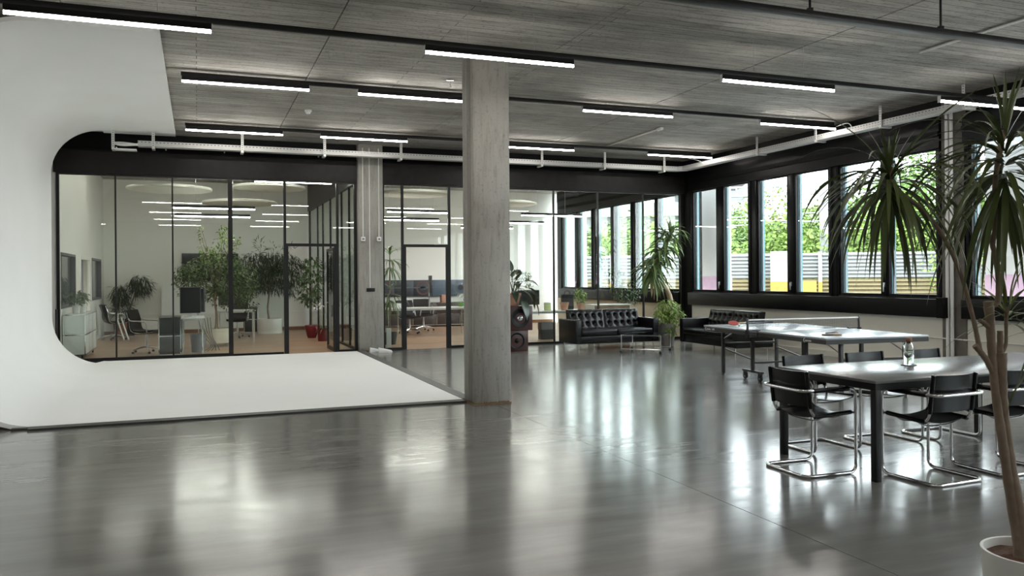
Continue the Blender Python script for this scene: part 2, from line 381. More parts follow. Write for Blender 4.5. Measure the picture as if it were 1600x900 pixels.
# office left wall with two interior windows and a door
wo = struct('wall_office')
for (y0, y1, z0, z1) in [(16.9, 17.3, 0, ZC), (17.3, 19.25, 0, 0.98), (17.3, 19.25, 2.05, ZC), (19.25, 20.0, 0, ZC), (20.0, 21.7, 2.06, ZC), (21.7, 22.1, 0, ZC), (22.1, 24.1, 0, 1.02), (22.1, 24.1, 2.06, ZC), (24.1, 24.8, 0, ZC)]:
    MB().box(-2.6, -2.4, y0, y1, z0, z1).build('wall_panel', 'wall_white', wo)
for (y0, y1, z0, z1) in [(17.3, 19.25, 0.98, 2.05), (22.1, 24.1, 1.02, 2.06)]:
    m = MB(); t = 0.05
    m.box(-2.5, -2.39, y0, y0 + t, z0, z1).box(-2.5, -2.39, y1 - t, y1, z0, z1).box(-2.5, -2.39, y0 + t, y1 - t, z0, z0 + t).box(-2.5, -2.39, y0 + t, y1 - t, z1 - t, z1)
    m.build('window_frame', 'plastic_dark', wo)
    MB().box(-2.56, -2.55, y0, y0 + (y1 - y0) * .52, z0, z1).build('blind', 'wall_white', wo)
    MB().box(-2.56, -2.55, y0 + (y1 - y0) * .52, y1, z0, z1).build('blind', 'grey_felt', wo)
    MB().box(-2.47, -2.46, y0 + t, y1 - t, z0 + t, z1 - t).build('pane', 'clear_glass', wo)
MB().box(-2.75, -2.6, 16.9, 24.9, 0, ZC).build('wall_core', 'wall_white', wo)  # solid backing added behind door and blinds to block leaking sky light
dd = struct('door_3')
MB().box(-2.44, -2.39, 20.0, 20.08, 0, 2.06).box(-2.44, -2.39, 21.62, 21.7, 0, 2.06).box(-2.44, -2.39, 20.08, 21.62, 1.98, 2.06).build('door_frame', 'wall_white', dd)
MB().box(-2.58, -2.54, 20.08, 21.62, 0, 1.98).build('door_leaf', 'wall_tan', dd)
MB().box(-2.54, -2.45, 20.6, 20.95, 0, 1.98).build('door_edge', 'grey_felt', dd)

# ---- windows of the right-hand wall: bays of 7.46 m
BAY = 7.46
wright = struct('wall_right')
X0 = 11.0
for k in (-2, -1, 0, 1):
    o = BAY * k
    ya, yb = 9.58 + o, 16.62 + o
    if k == -2: ya = -5.8
    MB().box(X0, X0 + 0.3, ya - 0.25, yb + 0.3, 0, 0.83).build('parapet', 'wall_tan' if k == 1 else 'wall_cream', wright)
    MB().box(X0, X0 + 0.3, ya - 0.45, yb + 0.3, 3.95, ZC + .2).build('lintel', 'black_panel', wright)
    MB().box(X0 - 0.05, X0 + 0.05, ya, yb, 3.50 + .02, 3.95).build('blind_box', 'window_black', wright)
    MB().box(X0 - 0.10, X0 + 0.04, ya - .02, yb, 0.83, 1.12).build('sill_panel', 'window_black', wright, bevel=0.006)
    MB().box(X0 - 0.075, X0 - 0.05, ya, yb, 3.70, 3.78).build('header_rail', 'black_panel', wright)
    # concrete pier with two pipes at the low end of the bay
    if k > -2:
        MB().box(X0 - 0.02, X0 + 0.3, ya - 0.45, ya - 0.02, 0.0, ZC).build('pier', 'black_panel' if k == 1 else 'concrete_dark', wright)
n_w = 0
def sash(par, y0, y1, z0, z1, hand=None):
    f = MB(); t = 0.045
    f.box(X0 + .0, X0 + .06, y0 - t, y0, z0 - t, z1 + t).box(X0 + .0, X0 + .06, y1, y1 + t, z0 - t, z1 + t).box(X0 + .0, X0 + .06, y0, y1, z0 - t, z0).box(X0 + .0, X0 + .06, y0, y1, z1, z1 + t)
    s_ = f.build('sash', 'window_black', par, bevel=0.004)
    MB().box(X0 + .025, X0 + .033, y0, y1, z0, z1).build('pane', 'window_glass', s_)
    MB().box(X0 + .062, X0 + .16, y1 - .0, y1 + .03, z0 - t, z1 + t).build('outer_reveal', 'teal_rail', s_)
    MB().box(X0 + .075, X0 + .10, y1 - .035, y1 - .015, z0, z1).build('blind_guide', 'grey_felt', s_)
    if hand is not None:
        h = MB().box(X0 - .035, X0 + .0, hand - .016, hand + .016, 1.30, 1.38).box(X0 - .05, X0 - .03, hand - .011, hand + .011, 1.22, 1.37)
        h.build('handle', 'alu', s_, bevel=0.003)
for k in (-2, -1, 0, 1):
    o = BAY * k
    for (a0, a1, b0, b1) in [(15.60, 16.50, 14.45, 15.31), (13.21, 14.09, 12.07, 12.95), (10.82, 11.75, 9.69, 10.64)]:
        if a0 + o < -5: continue
        n_w += 1; wi = struct('window_%d' % n_w)
        z0, z1 = 1.19, 3.49
        y0 = b0 + o; y1 = a1 + o
        m = MB(); e = 0.13
        m.box(X0 - .02, X0 + .07, y0 - .11, y0 - .045, 1.05, 3.58).box(X0 - .02, X0 + .07, y1 + .045, y1 + .12, 1.05, 3.58)
        m.box(X0 - .02, X0 + .07, y0 - .11, y1 + .12, 1.05, z0 - .045).box(X0 - .02, X0 + .07, y0 - .11, y1 + .12, z1 + .045, 3.60)
        m.box(X0 - .01, X0 + .07, b1 + o + .045, a0 + o - .045, z0 - .045, z1 + .045)
        m.build('frame', 'window_black', wi, bevel=0.005)
        sash(wi, a0 + o, a1 + o, z0, z1)
        sash(wi, b0 + o, b1 + o, z0, z1, hand=(b1 + a0) / 2 + o)
# black reveal posts closing gaps between windows and piers
g = MB()
for k in (-2, -1, 0, 1):
    o = BAY * k
    for (y0, y1) in [(16.60, 16.99), (14.18, 14.36), (11.84, 11.98), (9.45, 9.60)]:
        if k == 1 and y0 > 16: y1 = 16.9
        if k < 1 and y0 == 16.60: y0, y1 = 16.60, 16.75
        g.box(X0 + .0, X0 + .10, y0 + o, y1 + o, 0.83, 3.95)
g.build('reveal_post', 'window_black', wright)
for y in (9.44, 9.36): MB().cyl((10.93, y - .02, 0), (10.93, y - .02, 4.2), 0.028, n=12).build('pipe', 'white_paint', wright, smooth=True)
MB().box(10.80, 11, 9.40, 9.52, 0.83, 1.15).build('pipe_cover', 'black_panel', wright)
MB().tube([(10.975, 2, .50), (10.975, 15.9, .505)], 0.012, 6).build('wall_cable', 'white_paint', wright)
MB().box(10.96, 11.0, -5.8, 16.85, 0.0, 0.10).build('skirting', 'wall_cream', wright)

# ---- glazed office front
gw = struct('wall_glazed')
YG = 16.9; ZT = 3.50
pa = MB().box(-2.45, 3.07, YG - .05, YG + .05, ZT, 3.92).build('header_panel', 'dark_header', gw)
MB().box(3.60, 10.98, YG - .05, YG + .05, ZT, 3.92).build('header_panel', 'dark_header', gw)
MB().box(-2.45, 3.07, YG - .10, YG + .02, 3.92, 3.95).box(3.60, 10.98, YG - .10, YG + .02, 3.92, 3.95).build('ledge', 'black_panel', gw)
MB().box(-2.45, 3.07, YG + .0, YG + .05, 3.92, ZC).box(3.60, 10.98, YG + .0, YG + .05, 3.92, ZC).build('upper_panel', 'black_panel', gw)
def vpost(x, wd=.028, z0=0, z1=ZT, nm='mullion'): MB().box(x - wd / 2, x + wd / 2, YG - .03, YG + .03, z0, z1).build(nm, 'black_metal', gw)
vpost(-2.385, .05); vpost(-1.43); vpost(-.445); vpost(.60, .085); vpost(1.635, .05); vpost(3.045, .05); vpost(2.68, .05)
vpost(3.63, .045); vpost(4.04, .05); vpost(5.07, .05)
for x in (6.30, 7.54, 8.66, 9.86): vpost(x)
vpost(10.93, .07)
MB().box(-2.36, .56, YG - .035, YG + .035, 0, .07).box(.64, 1.60, YG - .035, YG + .035, 0, .05).box(2.66, 3.02, YG - .035, YG + .035, 0, .05).build('floor_track', 'black_metal', gw)
MB().box(3.65, 4.02, YG - .035, YG + .035, 0, .05).box(5.09, 10.9, YG - .035, YG + .035, 0, .05).build('floor_track', 'black_metal', gw)
MB().box(-2.36, 3.02, YG - .025, YG + .025, ZT - .035, ZT).box(3.65, 10.9, YG - .025, YG + .025, ZT - .035, ZT).build('head_track', 'black_metal', gw)
def gpane(x0, x1, z0=.05, z1=ZT - .03): MB().box(x0, x1, YG - .005, YG + .005, z0, z1).build('glass_pane', 'clear_glass', gw)
for a, b in [(-2.36, -1.444), (-1.416, -.46), (-.43, .558), (.642, 1.61), (2.705, 3.02), (3.65, 4.015), (5.095, 6.286), (6.314, 7.526), (7.554, 8.646), (8.674, 9.846), (9.874, 10.9)]: gpane(a, b)
gpane(1.66, 2.655, 2.24); gpane(4.065, 5.045, 2.24)
d1 = struct('door_1'); MB().box(1.66, 2.655, YG - .03, YG + .03, 2.17, 2.23).box(1.66, 1.70, YG - .03, YG + .03, 0, 2.17).box(2.61, 2.655, YG - .03, YG + .03, 0, 2.17).build('door_frame', 'black_metal', d1)
lf = MB().box(2.60, 2.64, 16.96, 17.02, .01, 2.15).box(2.60, 2.64, 17.84, 17.90, .01, 2.15).box(2.60, 2.64, 17.02, 17.84, .01, .09).box(2.60, 2.64, 17.02, 17.84, 2.09, 2.15).build('door_leaf', 'black_metal', d1)
MB().box(2.615, 2.625, 17.02, 17.84, .09, 2.09).build('pane', 'clear_glass', lf)
MB().tube(fillet([(2.60, 17.74, 1.0), (2.56, 17.74, 1.0), (2.56, 17.62, 1.0)], .02), .009, 6).build('handle', 'alu', lf)
d2 = struct('door_2'); MB().box(4.065, 5.045, YG - .03, YG + .03, 2.17, 2.23).box(4.065, 4.115, YG - .03, YG + .03, 0, 2.17).box(4.995, 5.045, YG - .03, YG + .03, 0, 2.17).build('door_frame', 'black_metal', d2)
# return partition between the two offices
gp = struct('wall_partition'); XP = 3.10
MB().box(XP - .04, XP + .04, YG + .06, 24.79, ZT, ZC).build('header_panel', 'dark_header', gp)
for y, wd in [(16.98, .05), (17.9, .014), (18.9, .014), (19.55, .014), (20.6, .04), (21.9, .014), (22.9, .014), (24.62, .16)]:
    MB().box(XP - .025, XP + .025, y - wd / 2, y + wd / 2, 0, ZT).build('mullion', 'black_metal', gp)
MB().box(XP - .03, XP + .03, 17.0, 24.7, 0, .05).build('floor_track', 'black_metal', gp)
for y0, y1 in [(17.01, 17.88), (17.92, 18.88), (18.92, 19.53), (19.57, 20.57), (20.63, 21.88), (21.92, 22.88), (22.92, 24.53)]:
    MB().box(XP - .005, XP + .005, y0, y1, .05, ZT).build('glass_pane', 'clear_glass', gp)

# ---- columns
def column(name, x0, x1, y0, y1, lab):
    c = thing(name, lab, 'column', ((x0 + x1) / 2, (y0 + y1) / 2, 0)); hx = (x1 - x0) / 2; hy = (y1 - y0) / 2
    MB().box(-hx, hx, -hy, hy, 0.012, ZC + .01).build('shaft', 'column_concrete', c, bevel=0.012, seg=1)
    m = MB(); n = 40; rnd = random.Random(3)
    for i in range(n):
        a = -hx - .006 + (2 * hx + .012) * i / n; hgt = .012 + rnd.random() * .022
        m.box(a, a + (2 * hx + .012) / n, -hy - .007, hy + .007, 0, hgt)
    m.build('stained_foot', 'rust', c)
    return c
c1 = column('concrete_column', 3.065, 3.53, 9.20, 9.62, 'big board-marked concrete column in the middle of the room')
MB().box(.235, .25, -.02, .0, .0, 4.2).build('cable_duct', 'white_paint', c1)
MB().box(.235, .262, -.04, .02, .55, .70).build('socket', 'white_paint', c1, bevel=.004)
c2 = column('concrete_column', 3.09, 3.60, 16.75, 17.25, 'slimmer looking concrete column between the two glazed offices')
for x, z in ((-.165, 2.36), (-.03, 1.32), (.165, 2.36)): MB().cyl((x, -.26, z), (x, -.26, 4.2), .010, n=8).build('conduit', 'white_paint', c2, smooth=True)
for x in (-.165, .165):
    s_ = MB().box(x - .045, x + .045, -.285, -.25, 2.28, 2.37).build('switch', 'white_paint', c2, bevel=.004)
    MB().box(x - .02, x + .02, -.289, -.285, 2.315, 2.335).build('slot', 'black_metal', s_)
MB().box(-.10, .07, -.285, -.25, 1.24, 1.31).build('sensor', 'black_metal', c2, bevel=.004)

# ---- cyclorama
cy = thing('cyclorama', 'large seamless white photo cove curving from floor to wall to ceiling', 'backdrop', (0, 0, 0))
prof = [(3.04, .02), (-1.55, .02)]
for i in range(1, 17):
    a = pi / 2 * i / 16; prof.append((-1.55 - .85 * sin(a), .87 - .85 * cos(a)))
for i in range(0, 17):
    a = pi / 2 * i / 16; prof.append((-1.60 - .8 * cos(a), 3.40 + .8 * sin(a)))
prof.append((-.37, 4.20))
def cycs(u, v):
    i = round(v * (len(prof) - 1)); p = prof[i]; return (p[0], 9.60 + (16.62 - 9.60) * u, p[1])
def cycs2(u, v):
    i = round(v * (len(prof) - 1)); p = prof[i]
    ye = 16.76 if p[1] < .03 else 16.3
    return (p[0], 9.60 + (ye - 9.60) * u, p[1])
MB().sheet(cycs2, 1, len(prof) - 1, th=.045).build('cove_shell', 'cyc_white', cy, smooth=True)
MB().box(-1.58, -.37, 16.3, 16.50, 4.20, 4.218).build('cove_shell', 'cyc_white', cy)
MB().box(-1.62, 3.04, 9.44, 9.60, 0, .022).build('edge_strip', 'strip_black', cy)
MB().box(-1.78, -1.60, 9.52, 9.60, 0, .02).build('edge_strip', 'strip_black', cy)
MB().box(3.045, 3.20, 9.64, 16.72, 0, .022).build('edge_strip', 'strip_grey', cy)

# ================================================================== CEILING SERVICES
def rail(name, lab, x0, x1, y, z, h=.06, wd=.06, grp=None):
    t = thing(name, lab, 'rail', (0, y, z), group=grp)
    MB().box(x0, x1, -wd / 2, wd / 2, 0, h).build('rail_body', 'black_metal', t, bevel=.004)
    return t
ROWS = [(7.86, 3.75, 'nearest lamp row'), (11.48, 4.10, 'middle lamp row'), (15.22, 4.10, 'lamp row next to the glazed wall'), (4.1, 3.75, 'lamp row above the camera'), (0.6, 3.75, 'lamp row behind the camera'), (-2.9, 3.75, 'rearmost lamp row')]
def lamp_mesh(L, w_=.042):
    b = MB().box(0, L, -w_ / 2 - .004, w_ / 2 + .004, .030, .085).mesh('lamp_housing', 'black_metal')
    d = MB().box(0.003, L - .003, -w_ / 2, w_ / 2, .008, .032).mesh('diffuser', 'lamp_glow')
    e = MB().box(-.004, .004, -w_ / 2 - .003, w_ / 2 + .003, .0, .085).mesh('end_cap', 'alu')
    return b, d, e
LB, LD, LE = lamp_mesh(1.63)
def lamp(x, y, z, lab, grp, rz=0, wires=None, cat='lamp', L=1.63):
    t = thing('linear_lamp', lab, cat, (x, y, z), rz, grp)
    link('housing', LB, t); link('diffuser', LD, t); link('end_cap', LE, t); link('end_cap', LE, t, loc=(L, 0, 0))
    if wires: 
        for wx in (.45, L - .45): MB().cyl((wx, 0, .08), (wx, 0, wires - z), .0022, n=5).build('hanging_wire', 'alu', t)
    return t
colname = ['above the white photo cove', 'by the middle column', 'in the right half', 'nearest the window wall']
for ri, (y, z, nm) in enumerate(ROWS):
    far = ri in (1, 2)
    xs_ = [-.18 if far else -1.50, 2.12 if far else 2.12, 5.63, 9.0]
    rail('ceiling_rail', 'long black ceiling rail carrying the ' + nm, -6.5 if ri != 1 and ri != 2 else -.19, 10.6, y, z + .085, .055, .05, 'black rails of the lamp rows')
    for j, x in enumerate(xs_):
        lamp(x, y, z, 'white glowing linear lamp %s, %s' % (colname[j], nm), 'linear ceiling lamps of the hall', wires=ZC)
    if not far: lamp(-5.1, y, z, 'white glowing linear lamp left of the photo cove, %s' % nm, 'linear ceiling lamps of the hall', wires=ZC)
t = thing('cable_duct', 'black suspended duct on rods at the top right, nearest the camera', 'duct', (0, 5.63, 3.74))
MB().box(-3, 10.6, -.05, .05, 0, .055).build('duct_body', 'black_metal', t, bevel=.004)
for x in (2.0, 4.95, 6.47, 8.0, 9.6): MB().cyl((x, 0, .05), (x, 0, ZC - 3.74), .011, n=8).build('hanging_rod', 'black_metal', t); 
for x in (4.95, 6.47): MB().box(x - .02, x + .02, -.02, .02, .055, .09).build('rod_clamp', 'black_metal', t)
# conduits, hooks, detector
t = tag(MB().cyl((8.33, 4.6, ZC - .02), (8.33, 7.55, ZC - .02), .018, n=8).build('ceiling_conduit', 'galvanised', None, smooth=True), 'grey metal conduit on the ceiling at the upper right', 'conduit')
def pl(x, y): return (x, y)
t = thing('ceiling_conduit', 'short grey conduit with white end cap on the ceiling over the sofas', 'conduit', (8.05, 13.2, ZC - .02))
MB().cyl((0, 0, 0), (0, 2.2, 0), .018, n=8).build('tube', 'galvanised', t, smooth=True); MB().cyl((0, -.12, 0), (0, .02, 0), .035, n=12).build('end_cap', 'white_paint', t, smooth=True)
t = thing('smoke_detector', 'round white smoke detector on the concrete ceiling', 'detector', (1.70, 13.6, ZC))
MB().lathe([(0.001, -.005), (.055, -.005), (.06, -.02), (.055, -.032), (.001, -.034)][::-1]).build('base', 'white_paint', t, smooth=True); MB().lathe([(.001, -.075), (.03, -.07), (.042, -.05), (.045, -.034), (.001, -.033)]).build('sensor_head', 'white_paint', t, smooth=True)
for x, y, lab in ((1.49, 9.95, 'small metal hook in the ceiling between the two nearest lamp rows'), (3.3, 10.9, 'small metal hook in the ceiling left of the big column')):
    t = thing('ceiling_hook', lab, 'hook', (x, y, ZC), group='small ceiling hooks')
    MB().box(-.05, .05, -.02, .02, -.012, 0).build('plate', 'alu', t); MB().tube([(0, 0, -.01), (0, 0, -.07)] + [(.02 * sin(a), 0, -.09 - .02 * -cos(a) * -1) for a in (0.0, 1, 2, 3, 4)], .004, 6).build('hook', 'alu', t)
# perforated cable tray
t = thing('cable_tray', 'perforated pale metal cable tray running round under the ceiling', 'cable tray', (0, 0, 0))
path = [(-1.0, 16.30), (10.30, 16.30), (10.55, 16.02), (10.55, -5)]
zt = 3.95
def traypoly(off, z0, z1, mt, nm, th=.003):
    m = MB()
    P = [(-1.0, 16.30), (10.42, 16.30), (10.55, 16.17), (10.55, -5)]
    # offset inward for each side
    D = [(0, -1), (-.38, -.92), (-.92, -.38), (-1, 0)]
    Q = [(p[0] + d[0] * off, p[1] + d[1] * off) for p, d in zip(P, D)]
    Q2 = [(p[0] + d[0] * (off + th), p[1] + d[1] * (off + th)) for p, d in zip(P, D)]
    for i in range(3):
        a, b, c, d = Q[i], Q[i + 1], Q2[i + 1], Q2[i]
        v = [(x, y, z) for z in (z0, z1) for x, y in (a, b, c, d)]
        m.add(v, [(0, 3, 2, 1), (4, 5, 6, 7), (0, 1, 5, 4), (1, 2, 6, 5), (2, 3, 7, 6), (3, 0, 4, 7)])
    return m.build(nm, mt, t)
traypoly(.10, zt, zt + .095, 'perforated_steel', 'tray_side'); traypoly(-.10, zt, zt + .095, 'perforated_steel', 'tray_side'); traypoly(-.10, zt, zt + .003, 'galvanised', 'tray_base', .20)
MB().tube(smooth_path([(-1.0, 16.30, zt + .03), (-1.25, 16.26, zt + .045), (-1.38, 16.22, zt + .03), (-1.25, 16.18, zt - .0), (-1.0, 16.19, zt + .02)], 5), .022, 8).build('cable_loop', 'white_paint', t, smooth=True)
MB().box(-1.40, -1.02, 16.17, 16.34, 3.86, 3.885).build('shelf_bracket', 'white_paint', t)
brs = [(-1.40, 16.16, 3.86), (-.74, 16.16, 3.90)] + [(x, 16.16, 3.90) for x in (.80, 2.33, 3.85, 5.4, 6.95, 8.47, 10.0)] + [(10.44, y, 3.918) for y in (13.4, 11.75, 10.25, 8.7, 7.1, 5.5)]
for x, y, z in brs:
    rot = y > 16
    m = MB()
    if rot: m.box(x - .025, x + .025, y - .01, y + .0, z, ZC if x > -1 else 4.28)
    else: m.box(x - .01, x, y - .025, y + .025, z, ZC)
    if rot: m.box(x - .025, x + .025, y, y + .22, z, z + .03)
    else: m.box(x, x + .215, y - .025, y + .025, z, z + .03)
    b = m.build('hanger', 'galvanised', t)
    s_ = MB()
    for k in range(8):
        zz = z + .05 + k * .04
        if rot: s_.box(x - .006, x + .006, y - .0115, y - .0095, zz, zz + .018)
        else: s_.box(x - .0115, x - .0095, y - .006, y + .006, zz, zz + .018)
    s_.build('slots', 'black_metal', b)
for x, y in [(-1.4, 16.8), (-.55, 16.8), (.5, 16.8), (2.3, 16.8)]:
    MB().cyl((x, 16.80, 3.99), (x, 16.86, 3.99), .012, n=8).build('header_bolt', 'white_paint', gw)
tag(MB().tube(smooth_path([(9.75, 15.5, 4.2), (10.1, 15.8, 4.24), (10.5, 15.6, 4.12), (10.5, 15.3, 4.0)], 5), .008, 6).build('lamp_cable', 'white_paint', None, smooth=True), 'thin cable curling from the lamp row to the tray by the far corner', 'cable')
tag(MB().tube(smooth_path([(10.62, 11.5, 4.15), (10.75, 11.3, 4.2), (10.75, 11.2, 4.08), (10.6, 11.15, 4.0)], 5), .008, 6).build('lamp_cable', 'white_paint', None, smooth=True), 'thin cable curling from the middle lamp row to the tray by the windows', 'cable')

# ================================================================== DINING TABLE AND CHAIRS
t = thing('dining_table', 'long dark grey table with square black legs and chairs around it', 'table', (4.62, 4.60, 0))
TL, TW = 3.62, 1.07
MB().box(0, TL, 0, TW, .722, .745).build('tabletop', 'table_dark', t, bevel=.003)
MB().box(.004, TL - .004, .004, .05, .672, .722).box(.004, TL - .004, TW - .05, TW - .004, .672, .722).box(.004, .05, .05, TW - .05, .672, .722).box(TL - .05, TL - .004, .05, TW - .05, .672, .722).build('apron', 'black_metal', t)
for x in (.004, 2.28, TL - .056):
    for y in (.004, TW - .056): MB().box(x, x + .052, y, y + .052, 0, .672).build('leg', 'black_metal', t, bevel=.002)
def make_chair(lab):
    t = thing('cantilever_chair', lab, 'chair', (0, 0, 0), 0, 'black leather cantilever chairs')
    w_ = .245; r = .0125; za = .655; d = .235
    frame = fillet([(-w_, -d, r), (w_, -d, r), (w_, d, r), (w_, d, za), (w_, -d - .02, za), (-w_, -d - .02, za), (-w_, d, za), (-w_, d, r)], .065, 6, closed=True)
    MB().tube(frame, r, 10, closed=True).build('tube_frame', 'chrome', t, smooth=True)
    b = MB()
    for sx in (-1, 1):
        x = sx * (w_ - .03)
        p = fillet([(x, -.20, .80), (x, -.155, .445), (x, d - .01, .465)], .075, 6)
        b.tube(p, .0105, 8)
        b.tube([(x, d - .01, .465), (sx * w_, d, .465)], .010, 8)
    b.tube(smooth_path([(-w_ + .03, -.06, .44), (-.12, -.06, .405), (.12, -.06, .405), (w_ - .03, -.06, .44)], 4), .0055, 6)
    b.tube(smooth_path([(-w_ + .03, .12, .445), (-.12, .12, .415), (.12, .12, .415), (w_ - .03, .12, .445)], 4), .0055, 6)
    b.build('seat_frame', 'chrome', t, smooth=True)
    ws = w_ - .03
    def seat(u, v):
        x = -ws + 2 * ws * u; y = -.115 + (.33) * v
        return (x, y, .462 + .012 * v - .030 * (1 - (2 * u - 1) ** 2))
    MB().sheet(seat, 14, 6, th=.007).build('seat', 'chair_leather', t, smooth=True)
    for sx in (-1, 1): MB().tube([(sx * ws, -.13, .450), (sx * ws, .215, .468)], .017, 10).build('seat_sleeve', 'chair_leather', t, smooth=True)
    def back(u, v):
        x = -ws + 2 * ws * u; z = .52 + .27 * v; y = -.1655 - (z - .52) * .126
        return (x, y - .028 * (1 - (2 * u - 1) ** 2), z + .006 * (2 * u - 1) ** 2)
    MB().sheet(back, 14, 6, th=.007).build('backrest', 'chair_leather', t, smooth=True)
    for sx in (-1, 1): MB().tube([(sx * ws, -.164, .515), (sx * ws, -.2, .795)], .0165, 10).build('backrest_sleeve', 'chair_leather', t, smooth=True); 
    for sx in (-1, 1):
        MB().tube([(sx * w_, -.16, za), (sx * w_, d - .07, za)], .019, 10).build('armrest', 'chair_leather', t, smooth=True)
    for x, y in ((-w_, -.17), (w_, -.17), (-w_, .15), (w_, .15)): MB().box(x - .01, x + .01, y - .02, y + .02, 0, .006).build('glide', 'rubber', t)
    return t
ch = make_chair('black leather chrome chair at the left end of the dining table')
ch.location = (4.47, 5.13, 0); ch.rotation_euler = (0, 0, rad(-91))
G = 'black leather cantilever chairs'
dup(ch, (5.12, 5.75, 0), pi, 'black leather chrome chair on the far side, nearest the left end')
dup(ch, (5.85, 5.76, 0), pi + .01, 'black leather chrome chair on the far side, second from the left')
dup(ch, (6.55, 5.75, 0), pi - .01, 'black leather chrome chair on the far side, just right of the water carafe')
dup(ch, (5.13, 4.57, 0), rad(2), 'black leather chrome chair on the near side, next to the front table leg')
dup(ch, (5.86, 4.58, 0), rad(-1), 'black leather chrome chair on the near side, partly behind the plant trunk')
# carafe on coaster
t = thing('coaster', 'round grey felt coaster under the glass carafe', 'coaster', (5.66, 5.27, .7452))
MB().lathe([(.001, 0), (.062, 0), (.064, .004), (.062, .007), (.001, .007)]).build('disc', 'grey_felt', t, smooth=True)
t = thing('glass_carafe', 'clear glass carafe half full of water with a cork stopper', 'bottle', (5.66, 5.27, .7524))
MB().lathe([(.001, 0), (.036, 0), (.040, .006), (.041, .12), (.040, .145), (.030, .172), (.025, .185), (.025, .20), (.0225, .20), (.0225, .186), (.028, .171), (.0375, .145), (.0385, .12), (.0378, .01), (.001, .008)], n=32).build('glass_body', 'bottle_glass', t, smooth=True)
MB().lathe([(.001, .009), (.0374, .011), (.0382, .108), (.001, .108)], n=32).build('water', 'water', t, smooth=True)
MB().lathe([(.001, .182), (.021, .182), (.022, .20), (.026, .203), (.027, .225), (.025, .228), (.001, .228)], n=24).build('cork_stopper', 'cork', t, smooth=True)
MB().tube(fillet([(-.028, .0, .19), (-.062, .0, .19), (-.062, 0, .165), (-.036, 0, .15)], .012), .004, 6).build('handle', 'bottle_glass', t, smooth=True)

# ================================================================== TABLE TENNIS
tt = thing('table_tennis_table', 'grey folding table-tennis table on dark steel legs with castors', 'table', (7.873, 9.109, 0), rad(-5))
PW, PL_ = .75, 1.45
for sg in (-1, 1):
    ya, yb = sorted((sg * .012, sg * PL_))
    top = MB().box(-PW, PW, ya, yb, .738, .76).build('table_half', 'pingpong_top', tt, bevel=.003)
    for (a, b, c, d) in [(-PW + .002, -PW + .020, ya, yb), (PW - .020, PW - .002, ya, yb), (-PW + .02, PW - .02, (yb - .02 if sg > 0 else ya + .002), (yb - .002 if sg > 0 else ya + .02)), (-.0015, .0015, ya, yb)]:
        MB().box(a, b, c, d, .7602, .7606).build('white_line', 'white_line', top)
    m = MB().box(-PW + .002, -PW + .03, ya, yb, .685, .738).box(PW - .03, PW - .002, ya, yb, .685, .738)
    e = yb if sg > 0 else ya
    m.box(-PW + .03, PW - .03, min(e, e - sg * .03), max(e, e - sg * .03), .685, .738).box(-PW + .03, PW - .03, min(sg * .05, sg * .08), max(sg * .05, sg * .08), .69, .738)
    m.build('edge_frame', 'pingpong_steel', tt)
    for sx in (-1, 1):
        u = sx * .47
        lg = MB().box(u - .022, u + .022, sg * 1.36 - .022, sg * 1.36 + .022, .02, .69).build('leg', 'pingpong_steel', tt, bevel=.003)
        MB().lathe([(.001, 0), (.018, 0), (.020, .012), (.012, .022), (.001, .024)], c=(u, sg * 1.36, 0), n=14).build('foot', 'rubber', lg, smooth=True)
        MB().tube([(u, sg * 1.34, .56), (u, sg * 1.02, .69)], .007, 6).build('brace', 'alu', tt)
        # trolley post with castors
        u2 = sx * .43
        MB().box(u2 - .022, u2 + .022, sg * .62 - .022, sg * .62 + .022, .12, .72).build('post', 'pingpong_steel', tt, bevel=.003)
        MB().box(u2 - .03, u2 + .03, sg * .62 - .24, sg * .62 + .24, .115, .145).build('foot_beam', 'pingpong_steel', tt, bevel=.003)
        for dy in (-.19, .19):
            yy = sg * .62 + dy
            c_ = MB().box(u2 - .026, u2 - .020, yy - .02, yy + .02, .045, .115).box(u2 + .020, u2 + .026, yy - .02, yy + .02, .045, .115).box(u2 - .026, u2 + .026, yy - .02, yy + .02, .10, .115).build('castor_fork', 'pingpong_steel', tt)
            MB().lathe([(.001, -.016), (.045, -.016), (.05, -.008), (.05, .008), (.045, .016), (.001, .016)], c=(u2, yy, .0505), n=20, ax='x').build('wheel', 'rubber', c_, smooth=True)
            MB().lathe([(.001, -.0175), (.018, -.0175), (.018, .0175), (.001, .0175)], c=(u2, yy, .0505), n=12, ax='x').build('hub', 'alu', c_, smooth=True)
    MB().box(-.45, .45, sg * 1.36 - .012, sg * 1.36 + .012, .46, .49).build('crossbar', 'pingpong_steel', tt)
    MB().box(-.43, .43, sg * .62 - .012, sg * .62 + .012, .24, .265).build('crossbar', 'pingpong_steel', tt)
    for sx in (-1, 1): MB().tube([(sx * .45, sg * 1.34, .40), (sx * .43, sg * .64, .30)], .012, 6).build('side_bar', 'pingpong_steel', tt)
nt = MB().sheet(lambda u, v: (-.90 + 1.80 * u, 0, .775 + .135 * v), 1, 1).build('net', 'net_mesh', tt)
MB().box(-.90, .90, -.006, .006, .905, .922).build('net_tape', 'white_line', tt)
MB().box(-.90, .90, -.002, .002, .768, .778).build('net_cord', 'net_mesh', tt)
